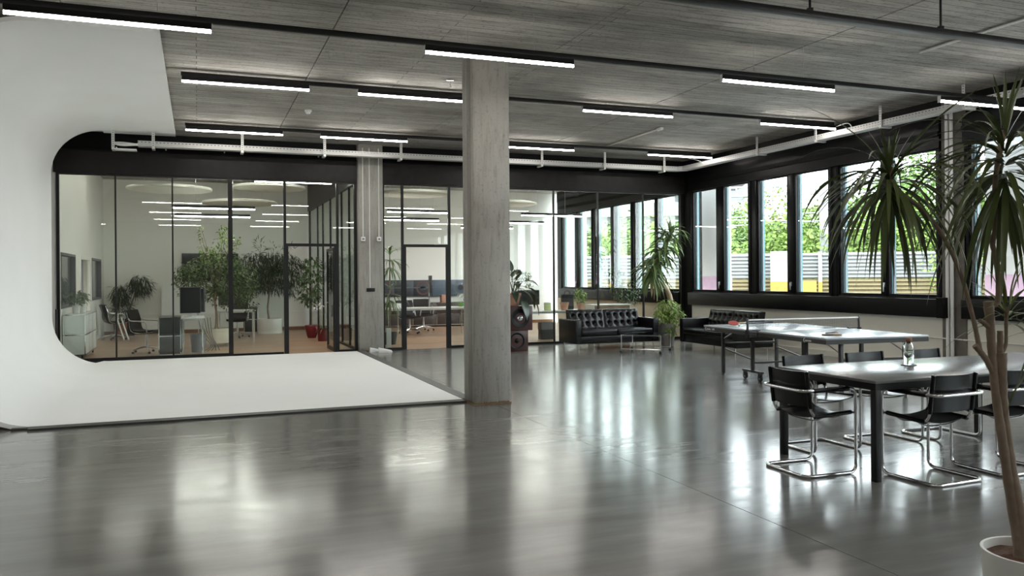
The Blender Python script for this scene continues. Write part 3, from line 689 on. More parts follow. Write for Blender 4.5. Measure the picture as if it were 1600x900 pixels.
for sx in (-1, 1):
    np_ = MB().box(sx * .90 - .012, sx * .90 + .012, -.012, .012, .75, .935).build('net_post', 'pingpong_steel', tt, bevel=.003)
    MB().box(min(sx * .72, sx * .91), max(sx * .72, sx * .91), -.03, .03, .762, .775).box(min(sx * .72, sx * .91), max(sx * .72, sx * .91), -.03, .03, .67, .68).box(sx * .905 - .012, sx * .905 + .012, -.03, .03, .67, .775).build('clamp', 'black_metal', np_)
    MB().cyl((sx * .85, 0, .62), (sx * .85, 0, .67), .012, n=10).build('clamp_screw', 'black_metal', np_)
def text_mesh(body, size, mt, parent, M, ext=.0008, name='lettering', bold=0.0):
    cu = bpy.data.curves.new('txt', 'FONT'); cu.body = body; cu.size = size; cu.extrude = ext; cu.offset = bold
    o = bpy.data.objects.new('txt', cu); COL.objects.link(o)
    bpy.context.view_layer.update()
    me = bpy.data.meshes.new_from_object(o.evaluated_get(bpy.context.evaluated_depsgraph_get()))
    bpy.data.objects.remove(o); me.materials.clear(); me.materials.append(MATS[mt])
    q = link(name, me, parent); q.matrix_local = M
    return q
def logo(y0, num):
    Mx = T(-PW + .001, y0, .700) @ R3(0, 0, -pi / 2) @ R3(pi / 2)
    text_mesh('sponeta', .038, 'white_line', tt, Mx @ T(.028, 0, 0), bold=.0006)
    if num: text_mesh('5-40', .042, 'white_line', tt, Mx @ T(.185, -.002, 0), bold=.0008)
    a = MB(); pts = [(.020 + .020 * cos(q), .012 + .024 * sin(q), 0) for q in [rad(70 + 220 * k / 10) for k in range(11)]]
    a.tube(pts, [.0015 + .004 * sin(pi * k / 10) for k in range(11)], 6)
    o = a.build('ball_mark', 'white_line', tt); o.matrix_local = Mx
logo(1.40, True); logo(-1.02, False)
def bat(lab, M, rub):
    t = thing('table_tennis_bat', lab, 'bat', (0, 0, 0), group='table-tennis bats'); t.matrix_world = M
    MB().lathe([(.001, -.003), (.075, -.003), (.075, .003), (.001, .003)], n=28).box(-.014, .014, -.085, -.06, -.003, .003).build('blade', 'bat_wood', t)
    MB().lathe([(.001, .0032), (.0745, .0032), (.0745, .0065), (.001, .0065)], n=28).build('rubber_sheet', rub, t)
    MB().lathe([(.001, -.0065), (.0745, -.0065), (.0745, -.0032), (.001, -.0032)], n=28).build('rubber_sheet', 'rubber', t)
    MB().box(-.013, .013, -.165, -.066, -.010, .010).build('handle', 'bat_wood', t, bevel=.005)
MT = T(7.873, 9.109, 0) @ R3(0, 0, rad(-5))
bat('red table-tennis bat leaning up on the far half of the table', MT @ T(-.45, 1.10, .803) @ R3(0, rad(-22), rad(70)), 'red_rubber')
tag(MB().lathe([(.001, .000), (.012, .005), (.02, .02), (.012, .035), (.001, .04)]).build('table_tennis_ball', 'white_line', None, smooth=True), 'white table-tennis ball under the leaning red bat', 'ball').matrix_world = MT @ T(-.40, 1.02, .7612)
bat('black table-tennis bat lying flat near the front corner', MT @ T(-.42, -1.05, .7712) @ R3(0, 0, rad(60)), 'rubber')
bat('second black table-tennis bat crossed over the flat one', MT @ T(-.34, -1.02, .792) @ R3(0, rad(6), rad(115)), 'rubber')

# ================================================================== SOFAS, COFFEE TABLE, SPEAKERS
def make_sofa(lab):
    t = thing('leather_sofa', lab, 'sofa', (0, 0, 0), 0, 'black leather two-seat sofas')
    Wd, D = 1.95, .86                         # local: x across 0..Wd, y depth 0 (front) .. D
    for x in (0, Wd - .13): MB().box(x, x + .13, 0, D, .13, .625).build('arm', 'black_leather', t, bevel=.018, seg=3)
    MB().box(.13, Wd - .13, .02, D - .03, .13, .29).build('base_frame', 'black_leather', t, bevel=.012)
    MB().box(.13, Wd - .13, D - .12, D, .13, .62).build('back_frame', 'black_leather', t, bevel=.015)
    cw = (Wd - .26) / 2
    for i in range(2):
        x0 = .13 + cw * i + .004
        MB().box(x0, x0 + cw - .008, -.005, D - .16, .292, .425).build('seat_cushion', 'black_leather', t, bevel=.040, seg=4)
        NX, NZ = 40, 26; hh = .40
        tf = [(a, b) for b in (.30, .70) for a in (.12, .31, .5, .69, .88)] 
        def bk(u, v, x0=x0):
            # front face plus wrap over the top; tufts pull the leather in
            edge = min(u, 1 - u, v, 1 - v); pil = .045 * (1 - math.exp(-edge / .07))
            d = 0
            for a, b in tf:
                q = ((u - a) * cw) ** 2 + ((v - b) * hh) ** 2; d += .045 * math.exp(-q / .0011) + .018 * math.exp(-q / .006)
            for a in (.12, .31, .5, .69, .88): d += .007 * math.exp(-((u - a) * cw / .018) ** 2)
            z = .405 + hh * v; y = D - .285 + .115 * v - pil + d * min(1, edge / .08)
            return (x0 + (cw - .008) * u, y, z - .02 * (1 - v) )
        m = MB().sheet(bk, NX, NZ)
        o = len(m.v); w_ = NX + 1
        # rear and rim
        rear = [(p[0], D - .13, p[2]) if True else p for p in m.v[:]]
        rear = [(p[0], max(p[1] + .06, D - .135 + .06 * ((p[2] - .4) / .4)), p[2]) for p in m.v]
        m.v += rear; n0 = o
        E_ = [(i, i + 1) for i in range(NX)] + [(NX + j * w_, NX + (j + 1) * w_) for j in range(NZ)] + [(NZ * w_ + i + 1, NZ * w_ + i) for i in range(NX)] + [((j + 1) * w_, j * w_) for j in range(NZ)]
        m.f += [(a + n0, b + n0, b, a) for a, b in E_] + [(n0 + j * w_ + i, n0 + (j + 1) * w_ + i, n0 + (j + 1) * w_ + i + 1, n0 + j * w_ + i + 1) for j in range(NZ) for i in range(NX)]
        cu = m.build('back_cushion', 'black_leather', t, smooth=True)
        bb = MB()
        for a, b in tf:
            p = bk(a, b); bb.lathe([(.001, -.006), (.008, -.004), (.011, .002), (.001, .004)], c=(p[0], p[1] + .002, p[2]), n=8, ax='y')
        bb.build('buttons', 'black_leather', cu, smooth=True)
    for x in (.10, Wd - .10):
        for y in (.06, D - .06): MB().cyl((x, y, 0), (x, y, .135), .013, n=12).build('leg', 'chrome', t, smooth=True)
    return t
s1 = make_sofa('black tufted leather two-seat sofa against the glazed wall'); s1.location = (7.2, 15.05, 0)
s2 = dup(s1, (9.50, 14.80, 0), rad(-90), 'black tufted leather sofa under the windows, partly hidden by the table-tennis table')
t = thing('coffee_table', 'low square glass coffee table with chrome frame on castors', 'table', (8.34, 14.20, 0), rad(44.5))
h = .395
MB().box(-h, h, -h, h, .365, .375).build('glass_top', 'table_glass', t)
fr = MB()
fr.tube([(-h, -h, .355), (h, -h, .355), (h, h, .355), (-h, h, .355)], .009, 8, closed=True).tube([(-h, -h, .09), (-h, h, .09)], .007, 8).tube([(h, -h, .09), (h, h, .09)], .007, 8)
fr.build('rail_frame', 'chrome', t, smooth=True)
for sx in (-1, 1):
    for sy in (-1, 1):
        MB().cyl((sx * h, sy * h, .075), (sx * h, sy * h, .365), .010, n=10).build('leg', 'chrome', t, smooth=True)
        c_ = MB().cyl((sx * h, sy * h, .05), (sx * h, sy * h, .085), .008, n=8).build('castor', 'chrome', t)
        MB().lathe([(.001, -.016), (.026, -.016), (.032, -.008), (.032, .008), (.026, .016), (.001, .016)], c=(sx * h, sy * h + .01, .032), n=16, ax='x').build('wheel', 'rubber', c_, smooth=True)
def speaker(lab, x, y, z, w_, d_, h_, horn):
    t = thing('loudspeaker', lab, 'speaker', (x, y, z), 0, 'stacked wooden loudspeakers')
    MB().box(-w_ / 2, w_ / 2, 0, d_, 0, h_).build('cabinet', 'speaker_wood', t, bevel=.006)
    r = min(w_, h_) * .40
    MB().lathe([(r, 0), (r * 1.04, -.006), (r * .96, -.012), (r * .9, -.004)], c=(0, .004, h_ / 2), ax='y', n=32).build('surround_ring', 'rubber', t, smooth=True)
    MB().lathe([(r * .93, -.004), (r * .6, .012 if not horn else .0), (r * .35, .022), (.001, .024)][::1], c=(0, -.004, h_ / 2), ax='y', n=32).build('cone', 'speaker_cone', t, smooth=True)
    MB().lathe([(.001, -.022), (r * .15, -.02), (r * .25, -.010), (r * .30, .004)], c=(0, -.004, h_ / 2), ax='y', n=24).build('dust_cap', 'chrome' if horn else 'speaker_cone', t, smooth=True)
    return t
speaker('lower dark red wooden loudspeaker standing on the floor', 6.08, 15.50, 0, .50, .42, .425, False)
speaker('upper dark red wooden loudspeaker carrying the clay plant pot', 6.14, 15.46, .4255, .54, .45, .50, True)

# ================================================================== PLANTS
def strap_mesh(L, w_, e0, e1, mt='leaf_dracaena', n=9, twist=0.0, fold=.25):
    m = MB(); p = Vector((0, 0, 0)); vs = []; ds = L / n
    for i in range(n + 1):
        t = i / n; e = rad(e0 + (e1 - e0) * t ** .8)
        ww = .86 * w_ * (min(1, .45 + 2.2 * t) * (1 - t ** 3.2)) / 2 + .0006
        up = Vector((-sin(e), 0, cos(e))); s_ = Vector((0, 1, 0)); a = twist * t
        s2 = s_ * cos(a) + up * sin(a); u2 = up * cos(a) - s_ * sin(a)
        vs += [p - s2 * ww + u2 * ww * fold, p.copy(), p + s2 * ww + u2 * ww * fold]
        p = p + Vector((cos(e), 0, sin(e))) * ds
    fs = []
    for i in range(n):
        a = i * 3; fs += [(a, a + 1, a + 4, a + 3), (a + 1, a + 2, a + 5, a + 4)]
    return m.add(vs, fs).mesh('leaf', mt, True)
def crown(par, c, spec, meshes, rnd, stem=.12, axis=(0, 0, 1), size=1.0):
    """spec: list of (mesh index, count); old leaves sit lower on the stem"""
    k = 0
    for gi, (mi, cnt) in enumerate(spec):
        for j in range(cnt):
            phi = 2.399963 * k + rnd.uniform(-.3, .3); k += 1
            h = -stem * gi / max(1, len(spec) - 1) + rnd.uniform(-.015, .015)
            me = meshes[mi[rnd.randrange(len(mi))]]
            link('leaf', me, par, loc=(c[0] + axis[0] * h + .012 * cos(phi), c[1] + axis[1] * h + .012 * sin(phi), c[2] + axis[2] * h),
                 rot=(rnd.uniform(-.12, .12), rnd.uniform(-.15, .15), phi), scale=rnd.uniform(.8, 1.15) * size)
def pot(par, r0, r1, h, mt, rim=.012, soil='bark_chips', nm='pot', c=(0, 0, 0)):
    MB().lathe([(.001, 0), (r0, 0), (r0 + .004, .01), (r1, h - .01), (r1, h), (r1 - rim, h), (r1 - rim - .002, h - .05), (.001, h - .05)], c=c, n=40).build(nm, mt, par, smooth=True)
    MB().sheet(lambda u, v: (c[0] + (r1 - rim - .003) * v * cos(2 * pi * u), c[1] + (r1 - rim - .003) * v * sin(2 * pi * u), c[2] + h - .035 + .02 * (1 - v) + .012 * noise.noise(Vector((9 * v * cos(2 * pi * u), 9 * v * sin(2 * pi * u), 1)))), 36, 8).build('soil', soil, par, smooth=True)
rnd = random.Random(11)
# --- foreground dracaena
t = thing('potted_dracaena', 'tall multi-stemmed dracaena in a white pot at the right edge, nearest the camera', 'plant', (3.30, 2.42, 0))
pot(t, .175, .205, .35, 'pot_white')
def rel(p, b=(3.30, 2.42, 0)): return (p[0] - b[0], p[1] - b[1], p[2] - b[2])
def stem(pts, rs, nm='trunk', mt='trunk', n=10, par=None, nn=6, knob=True):
    P = smooth_path(pts, nn); N = len(P)
    R_ = []
    for i in range(N):
        q = i / (N - 1) * (len(rs) - 1); a = int(min(q, len(rs) - 2)); R_.append((rs[a] * (1 - (q - a)) + rs[a + 1] * (q - a)) * (1 + (.05 * sin(i * 2.1) if knob else 0)))
    return MB().tube(P, R_, n).build(nm, mt, par, smooth=True)
# right, thicker stem
stem([rel(p) for p in [(3.255, 2.44, .30), (3.235, 2.445, .48), (3.20, 2.46, .72), (3.175, 2.47, .95), (3.165, 2.47, 1.10), (3.165, 2.475, 1.19)]], [.037, .031, .026, .023, .024, .030], par=t)
stem([rel(p) for p in [(3.165, 2.475, 1.17), (3.17, 2.475, 1.22), (3.17, 2.475, 1.285)]], [.016, .013, .012], par=t, nm='cut_stub')
stem([rel(p) for p in [(3.17, 2.475, 1.18), (3.195, 2.47, 1.22), (3.20, 2.47, 1.27), (3.198, 2.468, 1.33), (3.20, 2.465, 1.385)]], [.009, .008, .007, .008, .009], par=t, nm='shoot', mt='trunk')
# left, thinner stem rising to the cut stump
stem([rel(p) for p in [(3.235, 2.44, .36), (3.195, 2.455, .62), (3.155, 2.46, .85), (3.130, 2.47, 1.05), (3.128, 2.48, 1.2), (3.125, 2.485, 1.32), (3.115, 2.485, 1.41)]], [.024, .021, .018, .016, .017, .018, .020], par=t)
stem([rel(p) for p in [(3.12, 2.485, 1.30), (3.085, 2.49, 1.325), (3.07, 2.49, 1.33)]], [.012, .010, .009], par=t, nm='cut_stub')
stem([rel(p) for p in [(3.13, 2.47, 1.10), (3.10, 2.485, 1.165), (3.07, 2.495, 1.205), (3.055, 2.50, 1.225)]], [.014, .012, .012, .013], par=t, nm='branch')
stem([rel(p) for p in [(3.075, 2.495, 1.20), (3.07, 2.50, 1.25), (3.05, 2.51, 1.36), (3.00, 2.53, 1.55), (2.935, 2.56, 1.70), (2.865, 2.59, 1.80), (2.80, 2.61, 1.85), (2.75, 2.63, 1.90), (2.735, 2.64, 1.98)]], [.012, .010, .009, .009, .009, .010, .011, .012, .013], par=t, nm='branch')
stem([rel(p) for p in [(3.125, 2.485, 1.39), (3.15, 2.47, 1.41), (3.155, 2.47, 1.50), (3.145, 2.475, 1.60), (3.135, 2.48, 1.66), (3.145, 2.475, 1.72), (3.14, 2.47, 1.90), (3.165, 2.465, 2.05), (3.185, 2.46, 2.13)]], [.014, .012, .010, .010, .011, .010, .010, .011, .012], par=t, nm='branch')
DL = [strap_mesh(.17, .018, 85, 62), strap_mesh(.24, .018, 72, 50), strap_mesh(.40, .021, 55, -35), strap_mesh(.42, .022, 35, -62), strap_mesh(.45, .024, 12, -76), strap_mesh(.48, .025, -15, -82), strap_mesh(.46, .024, -45, -86), strap_mesh(.44, .023, -66, -89), strap_mesh(.48, .022, 62, 20), strap_mesh(.46, .020, 30, -78, twist=1.2)]
crown(t, rel((2.735, 2.64, 1.99)), [([0], 4), ([1], 4), ([2, 8], 9), ([3, 9], 21), ([4], 24), ([5], 19), ([6], 14), ([7], 9)], DL, rnd, stem=.13, size=.92)
DL2 = [strap_mesh(.28, .022, 85, 66), strap_mesh(.36, .022, 70, 56), strap_mesh(.55, .024, 55, -35), strap_mesh(.58, .026, 35, -62), strap_mesh(.60, .028, 12, -72), strap_mesh(.64, .030, -10, -80), strap_mesh(.62, .028, -40, -85), strap_mesh(.55, .027, -64, -89), strap_mesh(.58, .024, 45, -50), strap_mesh(.58, .022, 30, -78, twist=1.2)]
crown(t, rel((3.185, 2.46, 2.14)), [([0], 5), ([1], 4), ([2, 8], 9), ([3, 9], 22), ([4], 26), ([5], 22), ([6], 16), ([7], 12)], DL2, rnd, stem=.26, size=.86)
YL = [strap_mesh(.20, .016, 82, 60, 'leaf_yellow'), strap_mesh(.22, .016, 55, 15, 'leaf_yellow'), strap_mesh(.24, .014, 30, -25, 'leaf_yellow'), strap_mesh(.26, .014, 5, -55)]
crown(t, rel((3.20, 2.465, 1.39)), [([0], 6), ([1], 6), ([2], 6), ([3], 5)], YL, rnd, stem=.07)
# low drooping leaves at the right
crown(t, rel((3.42, 2.35, 1.26)), [([2], 4), ([3], 5), ([4], 5)], DL, rnd, stem=.08)
stem([rel(p) for p in [(3.33, 2.40, .30), (3.36, 2.38, .7), (3.40, 2.36, 1.1), (3.42, 2.35, 1.27)]], [.014, .012, .011, .010], par=t)

# --- yucca by the sofa
yb = (9.50, 15.30, 0)
t = thing('potted_yucca', 'big leaning yucca in a grey pot standing between the two sofas', 'plant', yb)
pot(t, .14, .20, .50, 'pot_grey')
ypts = [(9.52, 15.3, .42), (9.55, 15.3, .70), (9.60, 15.3, .95), (9.52, 15.28, 1.18), (9.36, 15.25, 1.36)]
stem([rel(p, yb) for p in ypts], [.075, .07, .06, .05, .04], par=t, mt='trunk_pale', n=12)
yax = [(9.36, 15.25, 1.36), (9.15, 15.2, 1.45), (9.08, 15.2, 1.62), (9.22, 15.2, 1.90), (9.45, 15.22, 2.20), (9.62, 15.22, 2.48)]
stem([rel(p, yb) for p in yax], [.04, .03, .024, .02, .018, .016], par=t, mt='leaf_dry', nm='leaf_stem')
YU = [strap_mesh(.62, .082, 60, -40, 'leaf_yucca', fold=.4), strap_mesh(.60, .086, 25, -72, 'leaf_yucca', fold=.4), strap_mesh(.60, .086, -5, -84, 'leaf_yucca', fold=.4), strap_mesh(.56, .078, -40, -88, 'leaf_yucca', fold=.4), strap_mesh(.50, .04, 75, 30, 'leaf_yucca', fold=.4), strap_mesh(.5, .035, -60, -89, 'leaf_dry', fold=.4)]
A = [Vector(p) for p in smooth_path([rel(p, yb) for p in yax[1:]], 8)]
for i in range(170):
    q = i / 169; p = A[min(len(A) - 1, int(q * (len(A) - 1) + .5))]
    mi = rnd.choice([2, 3, 3, 5, 2]) if q < .25 else (rnd.choice([1, 2, 2, 3, 1]) if q < .7 else rnd.choice([0, 1, 1, 2, 0, 4]))
    phi = 2.399963 * i
    link('leaf', YU[mi], t, loc=p + Vector((.015 * cos(phi), .015 * sin(phi), 0)), rot=(rnd.uniform(-.15, .15), rnd.uniform(-.2, .2), phi), scale=rnd.uniform(.75, 1.05))
# --- small-leaf foliage as stuff
def foliage(blobs, count, ln, wd, mt, par, rnd, nm='foliage', droop=0.3, parts=None):
    m = MB(); tot = sum(b[3] * b[4] * b[5] for b in blobs)
    for (x, y, z, rx, ry, rz) in blobs:
        for _ in range(max(8, int(count * rx * ry * rz / tot))):
            while True:
                a, b, c = (rnd.uniform(-1, 1) for _ in range(3)); q = a * a + b * b + c * c
                if q < 1 and rnd.random() < .25 + .75 * q: break
            p = Vector((x + a * rx, y + b * ry, z + c * rz))
            ph = math.atan2(b, a) + rnd.gauss(0, .8); el = rnd.gauss(-droop * 1.6, .5)
            d = Vector((cos(ph) * cos(el), sin(ph) * cos(el), sin(el))); s_ = d.cross(Vector((0, 0, 1))).normalized()
            s_ = (s_ + Vector((0, 0, rnd.uniform(-.7, .7)))).normalized()
            l_ = ln * rnd.uniform(.7, 1.3); w_ = wd * rnd.uniform(.8, 1.2) / 2
            m.add([p, p + d * l_ * .45 + s_ * w_, p + d * l_ + Vector((0, 0, -l_ * .15)), p + d * l_ * .45 - s_ * w_], [(0, 1, 2, 3)])
    return m.build(nm, mt, par, kind='stuff')
foliage([(.0, -.05, .80, .28, .22, .22), (.12, -.12, .62, .22, .2, .2), (-.2, -.1, .66, .2, .16, .16)], 900, .085, .035, 'leaf_fresh', t, rnd, nm='underplanting', droop=.35)
foliage([(.0, -.17, .36, .14, .07, .14)], 120, .07, .03, 'leaf_fresh', t, rnd, nm='trailing_leaves', droop=.9)
m = MB()
for k in range(14):
    a = k * 2.4; m.tube([(.05 * cos(a), .05 * sin(a), .46), (.12 * cos(a), -.05 + .12 * sin(a), .65), (.22 * cos(a), -.08 + .18 * sin(a), .85)], .004, 5)
m.build('thin_stems', 'leaf_fresh', t)
def tree_branches(par, base, blobs, r, mt, rnd, n=18, fork=None):
    m = MB()
    for k in range(n):
        b = blobs[k % len(blobs)]; e = Vector((b[0] + rnd.uniform(-.7, .7) * b[3], b[1] + rnd.uniform(-.7, .7) * b[4], b[2] + rnd.uniform(-.5, .6) * b[5]))
        s_ = Vector(base); mid = s_.lerp(e, .5) + Vector((rnd.uniform(-.06, .06), rnd.uniform(-.06, .06), rnd.uniform(0, .1)))
        m.tube([s_, mid, e], [r, r * .6, r * .25], 5)
    m.build('branches', mt, par, smooth=True)
# --- ficus in the left office
t = thing('ficus_tree', 'airy green ficus tree in an ivory pot on castors in the left office', 'plant', (.38, 19.7, 0))
MB().box(-.26, .26, -.02, .02, .055, .075).box(-.02, .02, -.26, .26, .055, .075).build('dolly', 'alu', t)
for a in range(4): MB().lathe([(.001, -.012), (.026, -.012), (.026, .012), (.001, .012)], c=(.24 * cos(a * pi / 2), .24 * sin(a * pi / 2), .028), n=12, ax='y').build('castor', 'alu', t, smooth=True)
pot(t, .31, .33, .33, 'pot_ivory', c=(0, 0, .078))
stem([(0, 0, .37), (.01, 0, .7), (-.02, .01, 1.05), (.0, 0, 1.3)], [.035, .028, .026, .024], par=t, mt='trunk_pale')
fb = [(-.1, 0, 1.55, .75, .6, .5), (.45, 0, 1.45, .5, .5, .55), (-.55, 0, 1.5, .38, .4, .42), (.1, 0, 1.9, .5, .45, .3), (.25, -.1, 1.15, .5, .4, .3), (.7, 0, 1.1, .25, .3, .35)]
sp = [(-.30, 0, 2.45, .07, .07, .33), (.02, 0, 2.15, .12, .1, .3), (.18, 0, 2.5, .12, .12, .28), (.42, 0, 2.4, .13, .12, .2), (-.2, 0, 2.1, .15, .12, .2)]
foliage(fb, 4300, .068, .040, 'leaf_ficus', t, rnd); foliage(sp, 330, .07, .042, 'leaf_fresh', t, rnd, nm='young_shoots')
tree_branches(t, (0, 0, 1.2), fb + sp, .014, 'trunk', rnd, 30)
# --- willow-leaved tree in the left office
t = thing('podocarpus_tree', 'dark willow-leaved tree in a wide white pot by the office back wall', 'plant', (1.86, 23.6, 0))
pot(t, .335, .345, .41, 'pot_white')
stem([(-.02, 0, .38), (-.05, 0, .7), (-.02, 0, 1.0), (.0, 0, 1.25)], [.03, .026, .024, .022], par=t)
bb = [(-.38, 0, 1.75, .62, .5, .52), (.38, 0, 1.75, .64, .5, .5), (0, 0, 1.95, .55, .45, .35), (.55, 0, 1.45, .28, .35, .45), (-.6, 0, 1.4, .4, .4, .3), (.1, 0, 1.35, .5, .4, .25), (-.85, 0, 1.5, .25, .3, .25)]
tw = [(-.25, 0, 2.4, .14, .12, .28), (.1, 0, 2.35, .16, .12, .15), (.55, 0, 2.35, .2, .1, .15)]
foliage(bb, 3400, .17, .024, 'leaf_dark', t, rnd, droop=.55); foliage(tw, 90, .17, .022, 'leaf_dark', t, rnd, nm='top_shoots', droop=-.3)
tree_branches(t, (0, 0, 1.15), bb + tw, .012, 'trunk', rnd, 26)
# --- dracaena tufts in black pot, left office
t = thing('dracaena_in_black_pot', 'leaning dracaena with two tufts in a black pot by the office back wall', 'plant', (-1.80, 24.2, 0))
pot(t, .19, .25, .46, 'pot_black')
stem([(.0, 0, .42), (.10, 0, .8), (.24, 0, 1.2), (.32, 0, 1.42)], [.025, .02, .018, .018], par=t)
foliage([(.33, 0, 1.42, .30, .28, .26)], 340, .26, .022, 'leaf_dark', t, rnd, droop=.6); foliage([(-.10, 0, .72, .2, .2, .24)], 200, .24, .02, 'leaf_dark', t, rnd, nm='lower_tuft', droop=.1)
t = thing('dark_potted_palm', 'dark spiky plant in a brown pot behind the grey office chair', 'plant', (-1.93, 23.9, 0))
pot(t, .15, .17, .42, 'wood_brown'); stem([(0, 0, .38), (-.02, 0, .75), (-.02, 0, 1.12)], [.02, .018, .016], par=t)
foliage([(0, 0, 1.15, .22, .22, .28)], 300, .21, .02, 'leaf_dark', t, rnd, droop=.7)
# --- plants behind the partition
t = thing('rubber_plant', 'bushy green rubber plant in a glossy red pot by the open office door', 'plant', (2.70, 21.2, 0))
MB().lathe([(.001, 0), (.10, 0), (.13, .08), (.175, .30), (.17, .33), (.155, .33), (.14, .28), (.001, .28)], n=28).build('pot', 'pot_red', t, smooth=True); MB().lathe([(.001, .285), (.142, .285)], n=20).build('soil', 'bark_chips', t)
stem([(0, 0, .28), (.0, 0, .9), (.02, 0, 1.4)], [.014, .012, .01], par=t)
foliage([(0, 0, 1.35, .26, .3, .45), (-.08, 0, 1.0, .22, .25, .2), (.05, 0, 1.85, .2, .2, .3)], 330, .15, .065, 'leaf_mid', t, rnd)
t = thing('orchid_pot', 'white flowering orchid in a dark red pot beside the rubber plant', 'plant', (2.80, 20.0, 0))
MB().lathe([(.001, 0), (.11, 0), (.125, .30), (.115, .30), (.11, .26), (.001, .26)], n=28).build('pot', 'pot_red', t, smooth=True)
stem([(0, 0, .25), (-.02, 0, .6), (-.08, 0, .85), (-.16, 0, .9)], [.005, .004, .004, .003], par=t, mt='leaf_fresh')
foliage([(-.1, 0, .86, .14, .08, .08)], 26, .06, .05, 'paper', t, rnd, nm='flowers'); foliage([(0, 0, .32, .1, .1, .05)], 12, .18, .05, 'leaf_mid', t, rnd, nm='base_leaves')
t = thing('patterned_planter', 'white cube planter with a dark leaf print behind the red pot', 'planter', (3.42, 23.6, 0))
MB().box(-.17, .17, -.17, .17, .03, .50).build('box', 'pot_white', t, bevel=.01)
m = MB()
for q in range(9):
    a = rad(20 + 40 * (q % 5)); x = -.05 + .04 * (q % 3); z = .12 + .04 * q
    m.add([(x, -.172, z), (x + .06 * cos(a) + .02, -.172, z + .05), (x + .11 * cos(a), -.172, z + .09), (x + .05 * cos(a) - .02, -.172, z + .06)], [(0, 1, 2, 3)])
m.build('leaf_print', 'leaf_dark', t); 
for x in (-.12, .12): MB().lathe([(.001, -.01), (.018, -.01), (.018, .01), (.001, .01)], c=(x, -.12, .018), n=10, ax='y').build('castor', 'alu', t)
# palm behind glass right of back column
t = thing('kentia_palm', 'green drooping palm just behind the glass, right of the back column', 'plant', (4.08, 18.3, 0))
pot(t, .12, .16, .28, 'pot_black'); stem([(0, 0, .25), (-.02, 0, .9), (0, 0, 1.7)], [.02, .016, .014], par=t)
PM = [strap_mesh(.55, .030, 60, -50, 'leaf_yucca'), strap_mesh(.55, .030, 20, -75, 'leaf_yucca'), strap_mesh(.5, .028, -20, -85, 'leaf_yucca')]
crown(t, (0, 0, 2.05), [([0], 16), ([1], 26), ([2], 26)], PM, rnd, stem=.3); crown(t, (.0, 0, 1.25), [([0], 6), ([1], 16), ([2], 18)], PM, rnd, stem=.25)
stem([(0, 0, 1.7), (0, 0, 2.05)], [.014, .012], par=t)
# --- philodendron on the speakers
t = thing('philodendron_in_clay_pot', 'dark big-leaved philodendron in a clay pot on top of the loudspeakers', 'plant', (6.06, 15.66, .927))
MB().lathe([(.001, 0), (.115, 0), (.155, .20), (.17, .20), (.175, .26), (.160, .26), (.15, .22), (.001, .215)], n=30).build('pot', 'terracotta', t, smooth=True)
MB().lathe([(.001, .222), (.15, .222)], n=20).build('soil', 'bark_chips', t)
def heart(L, w_, e0, e1, mt='leaf_philo'):
    def f(u, v):
        sh = (sin(pi * min(1, v * 1.02) ** .62)) ** .8 if v < 1 else 0
        hw = w_ / 2 * sh; a = 2 * u - 1; e = rad(e0 + (e1 - e0) * v)
        x = L * v * cos(rad(e0 + (e1 - e0) * v / 2)); z = L * v * sin(rad(e0 + (e1 - e0) * v / 2))
        return (x, a * hw, z + abs(a) * hw * .3)
    return MB().sheet(f, 4, 9).mesh('leaf', mt, True)
HL = [heart(.34, .16, 10, -50), heart(.36, .17, -20, -75), heart(.40, .19, -50, -95), heart(.26, .13, 60, 10), heart(.18, .08, 80, 70)]
lv = [(-.02, 0, .70, 100, 4, 1.4), (.05, -.05, .52, -60, 3, 1), (.22, -.12, .50, -50, 0, 1), (.30, -.1, .36, 0, 1, 1.0), (.36, -.05, .25, 10, 2, .9), (.14, -.2, .10, -70, 2, 1.05), (.05, -.15, .45, -110, 0, 1), (-.12, -.1, .50, -150, 0, 1), (-.1, .1, .55, 140, 3, 1), (.1, .12, .48, 60, 0, 1), (.18, -.1, .30, -30, 1, .9), (-.05, -.2, .30, -100, 1, .9), (.44, -.08, .08, -10, 2, .8), (.0, .05, .58, 30, 3, 1.1), (.12, -.02, .60, 70, 3, 1)]
for x, y, z, ph, mi, sc in lv:
    stem([(0, 0, .20), (x * .45, y * .45, .24 + z * .45), (x, y, z)], [.007, .006, .004], par=t, nm='leaf_stalk', mt='leaf_philo', n=6, nn=4, knob=False)
    link('leaf', HL[mi], t, loc=(x, y, z), rot=(0, 0, rad(ph)), scale=sc)
t2 = MB(); 
# --- plants by the far windows
t = thing('climbing_houseplant', 'bushy climbing houseplant behind the glass above the sofa', 'plant', (9.95, 18.1, 0))
pot(t, .14, .18, .34, 'pot_grey'); stem([(0, 0, .3), (-.02, 0, .8), (.02, 0, 1.4)], [.012, .01, .008], par=t)
foliage([(.1, 0, 1.15, .42, .3, .30), (-.2, 0, 1.55, .30, .25, .2), (.3, 0, 1.0, .25, .2, .2)], 620, .075, .04, 'leaf_mid', t, rnd); foliage([(.0, -.1, .65, .14, .1, .3)], 50, .06, .035, 'leaf_mid', t, rnd, nm='lower_leaves')
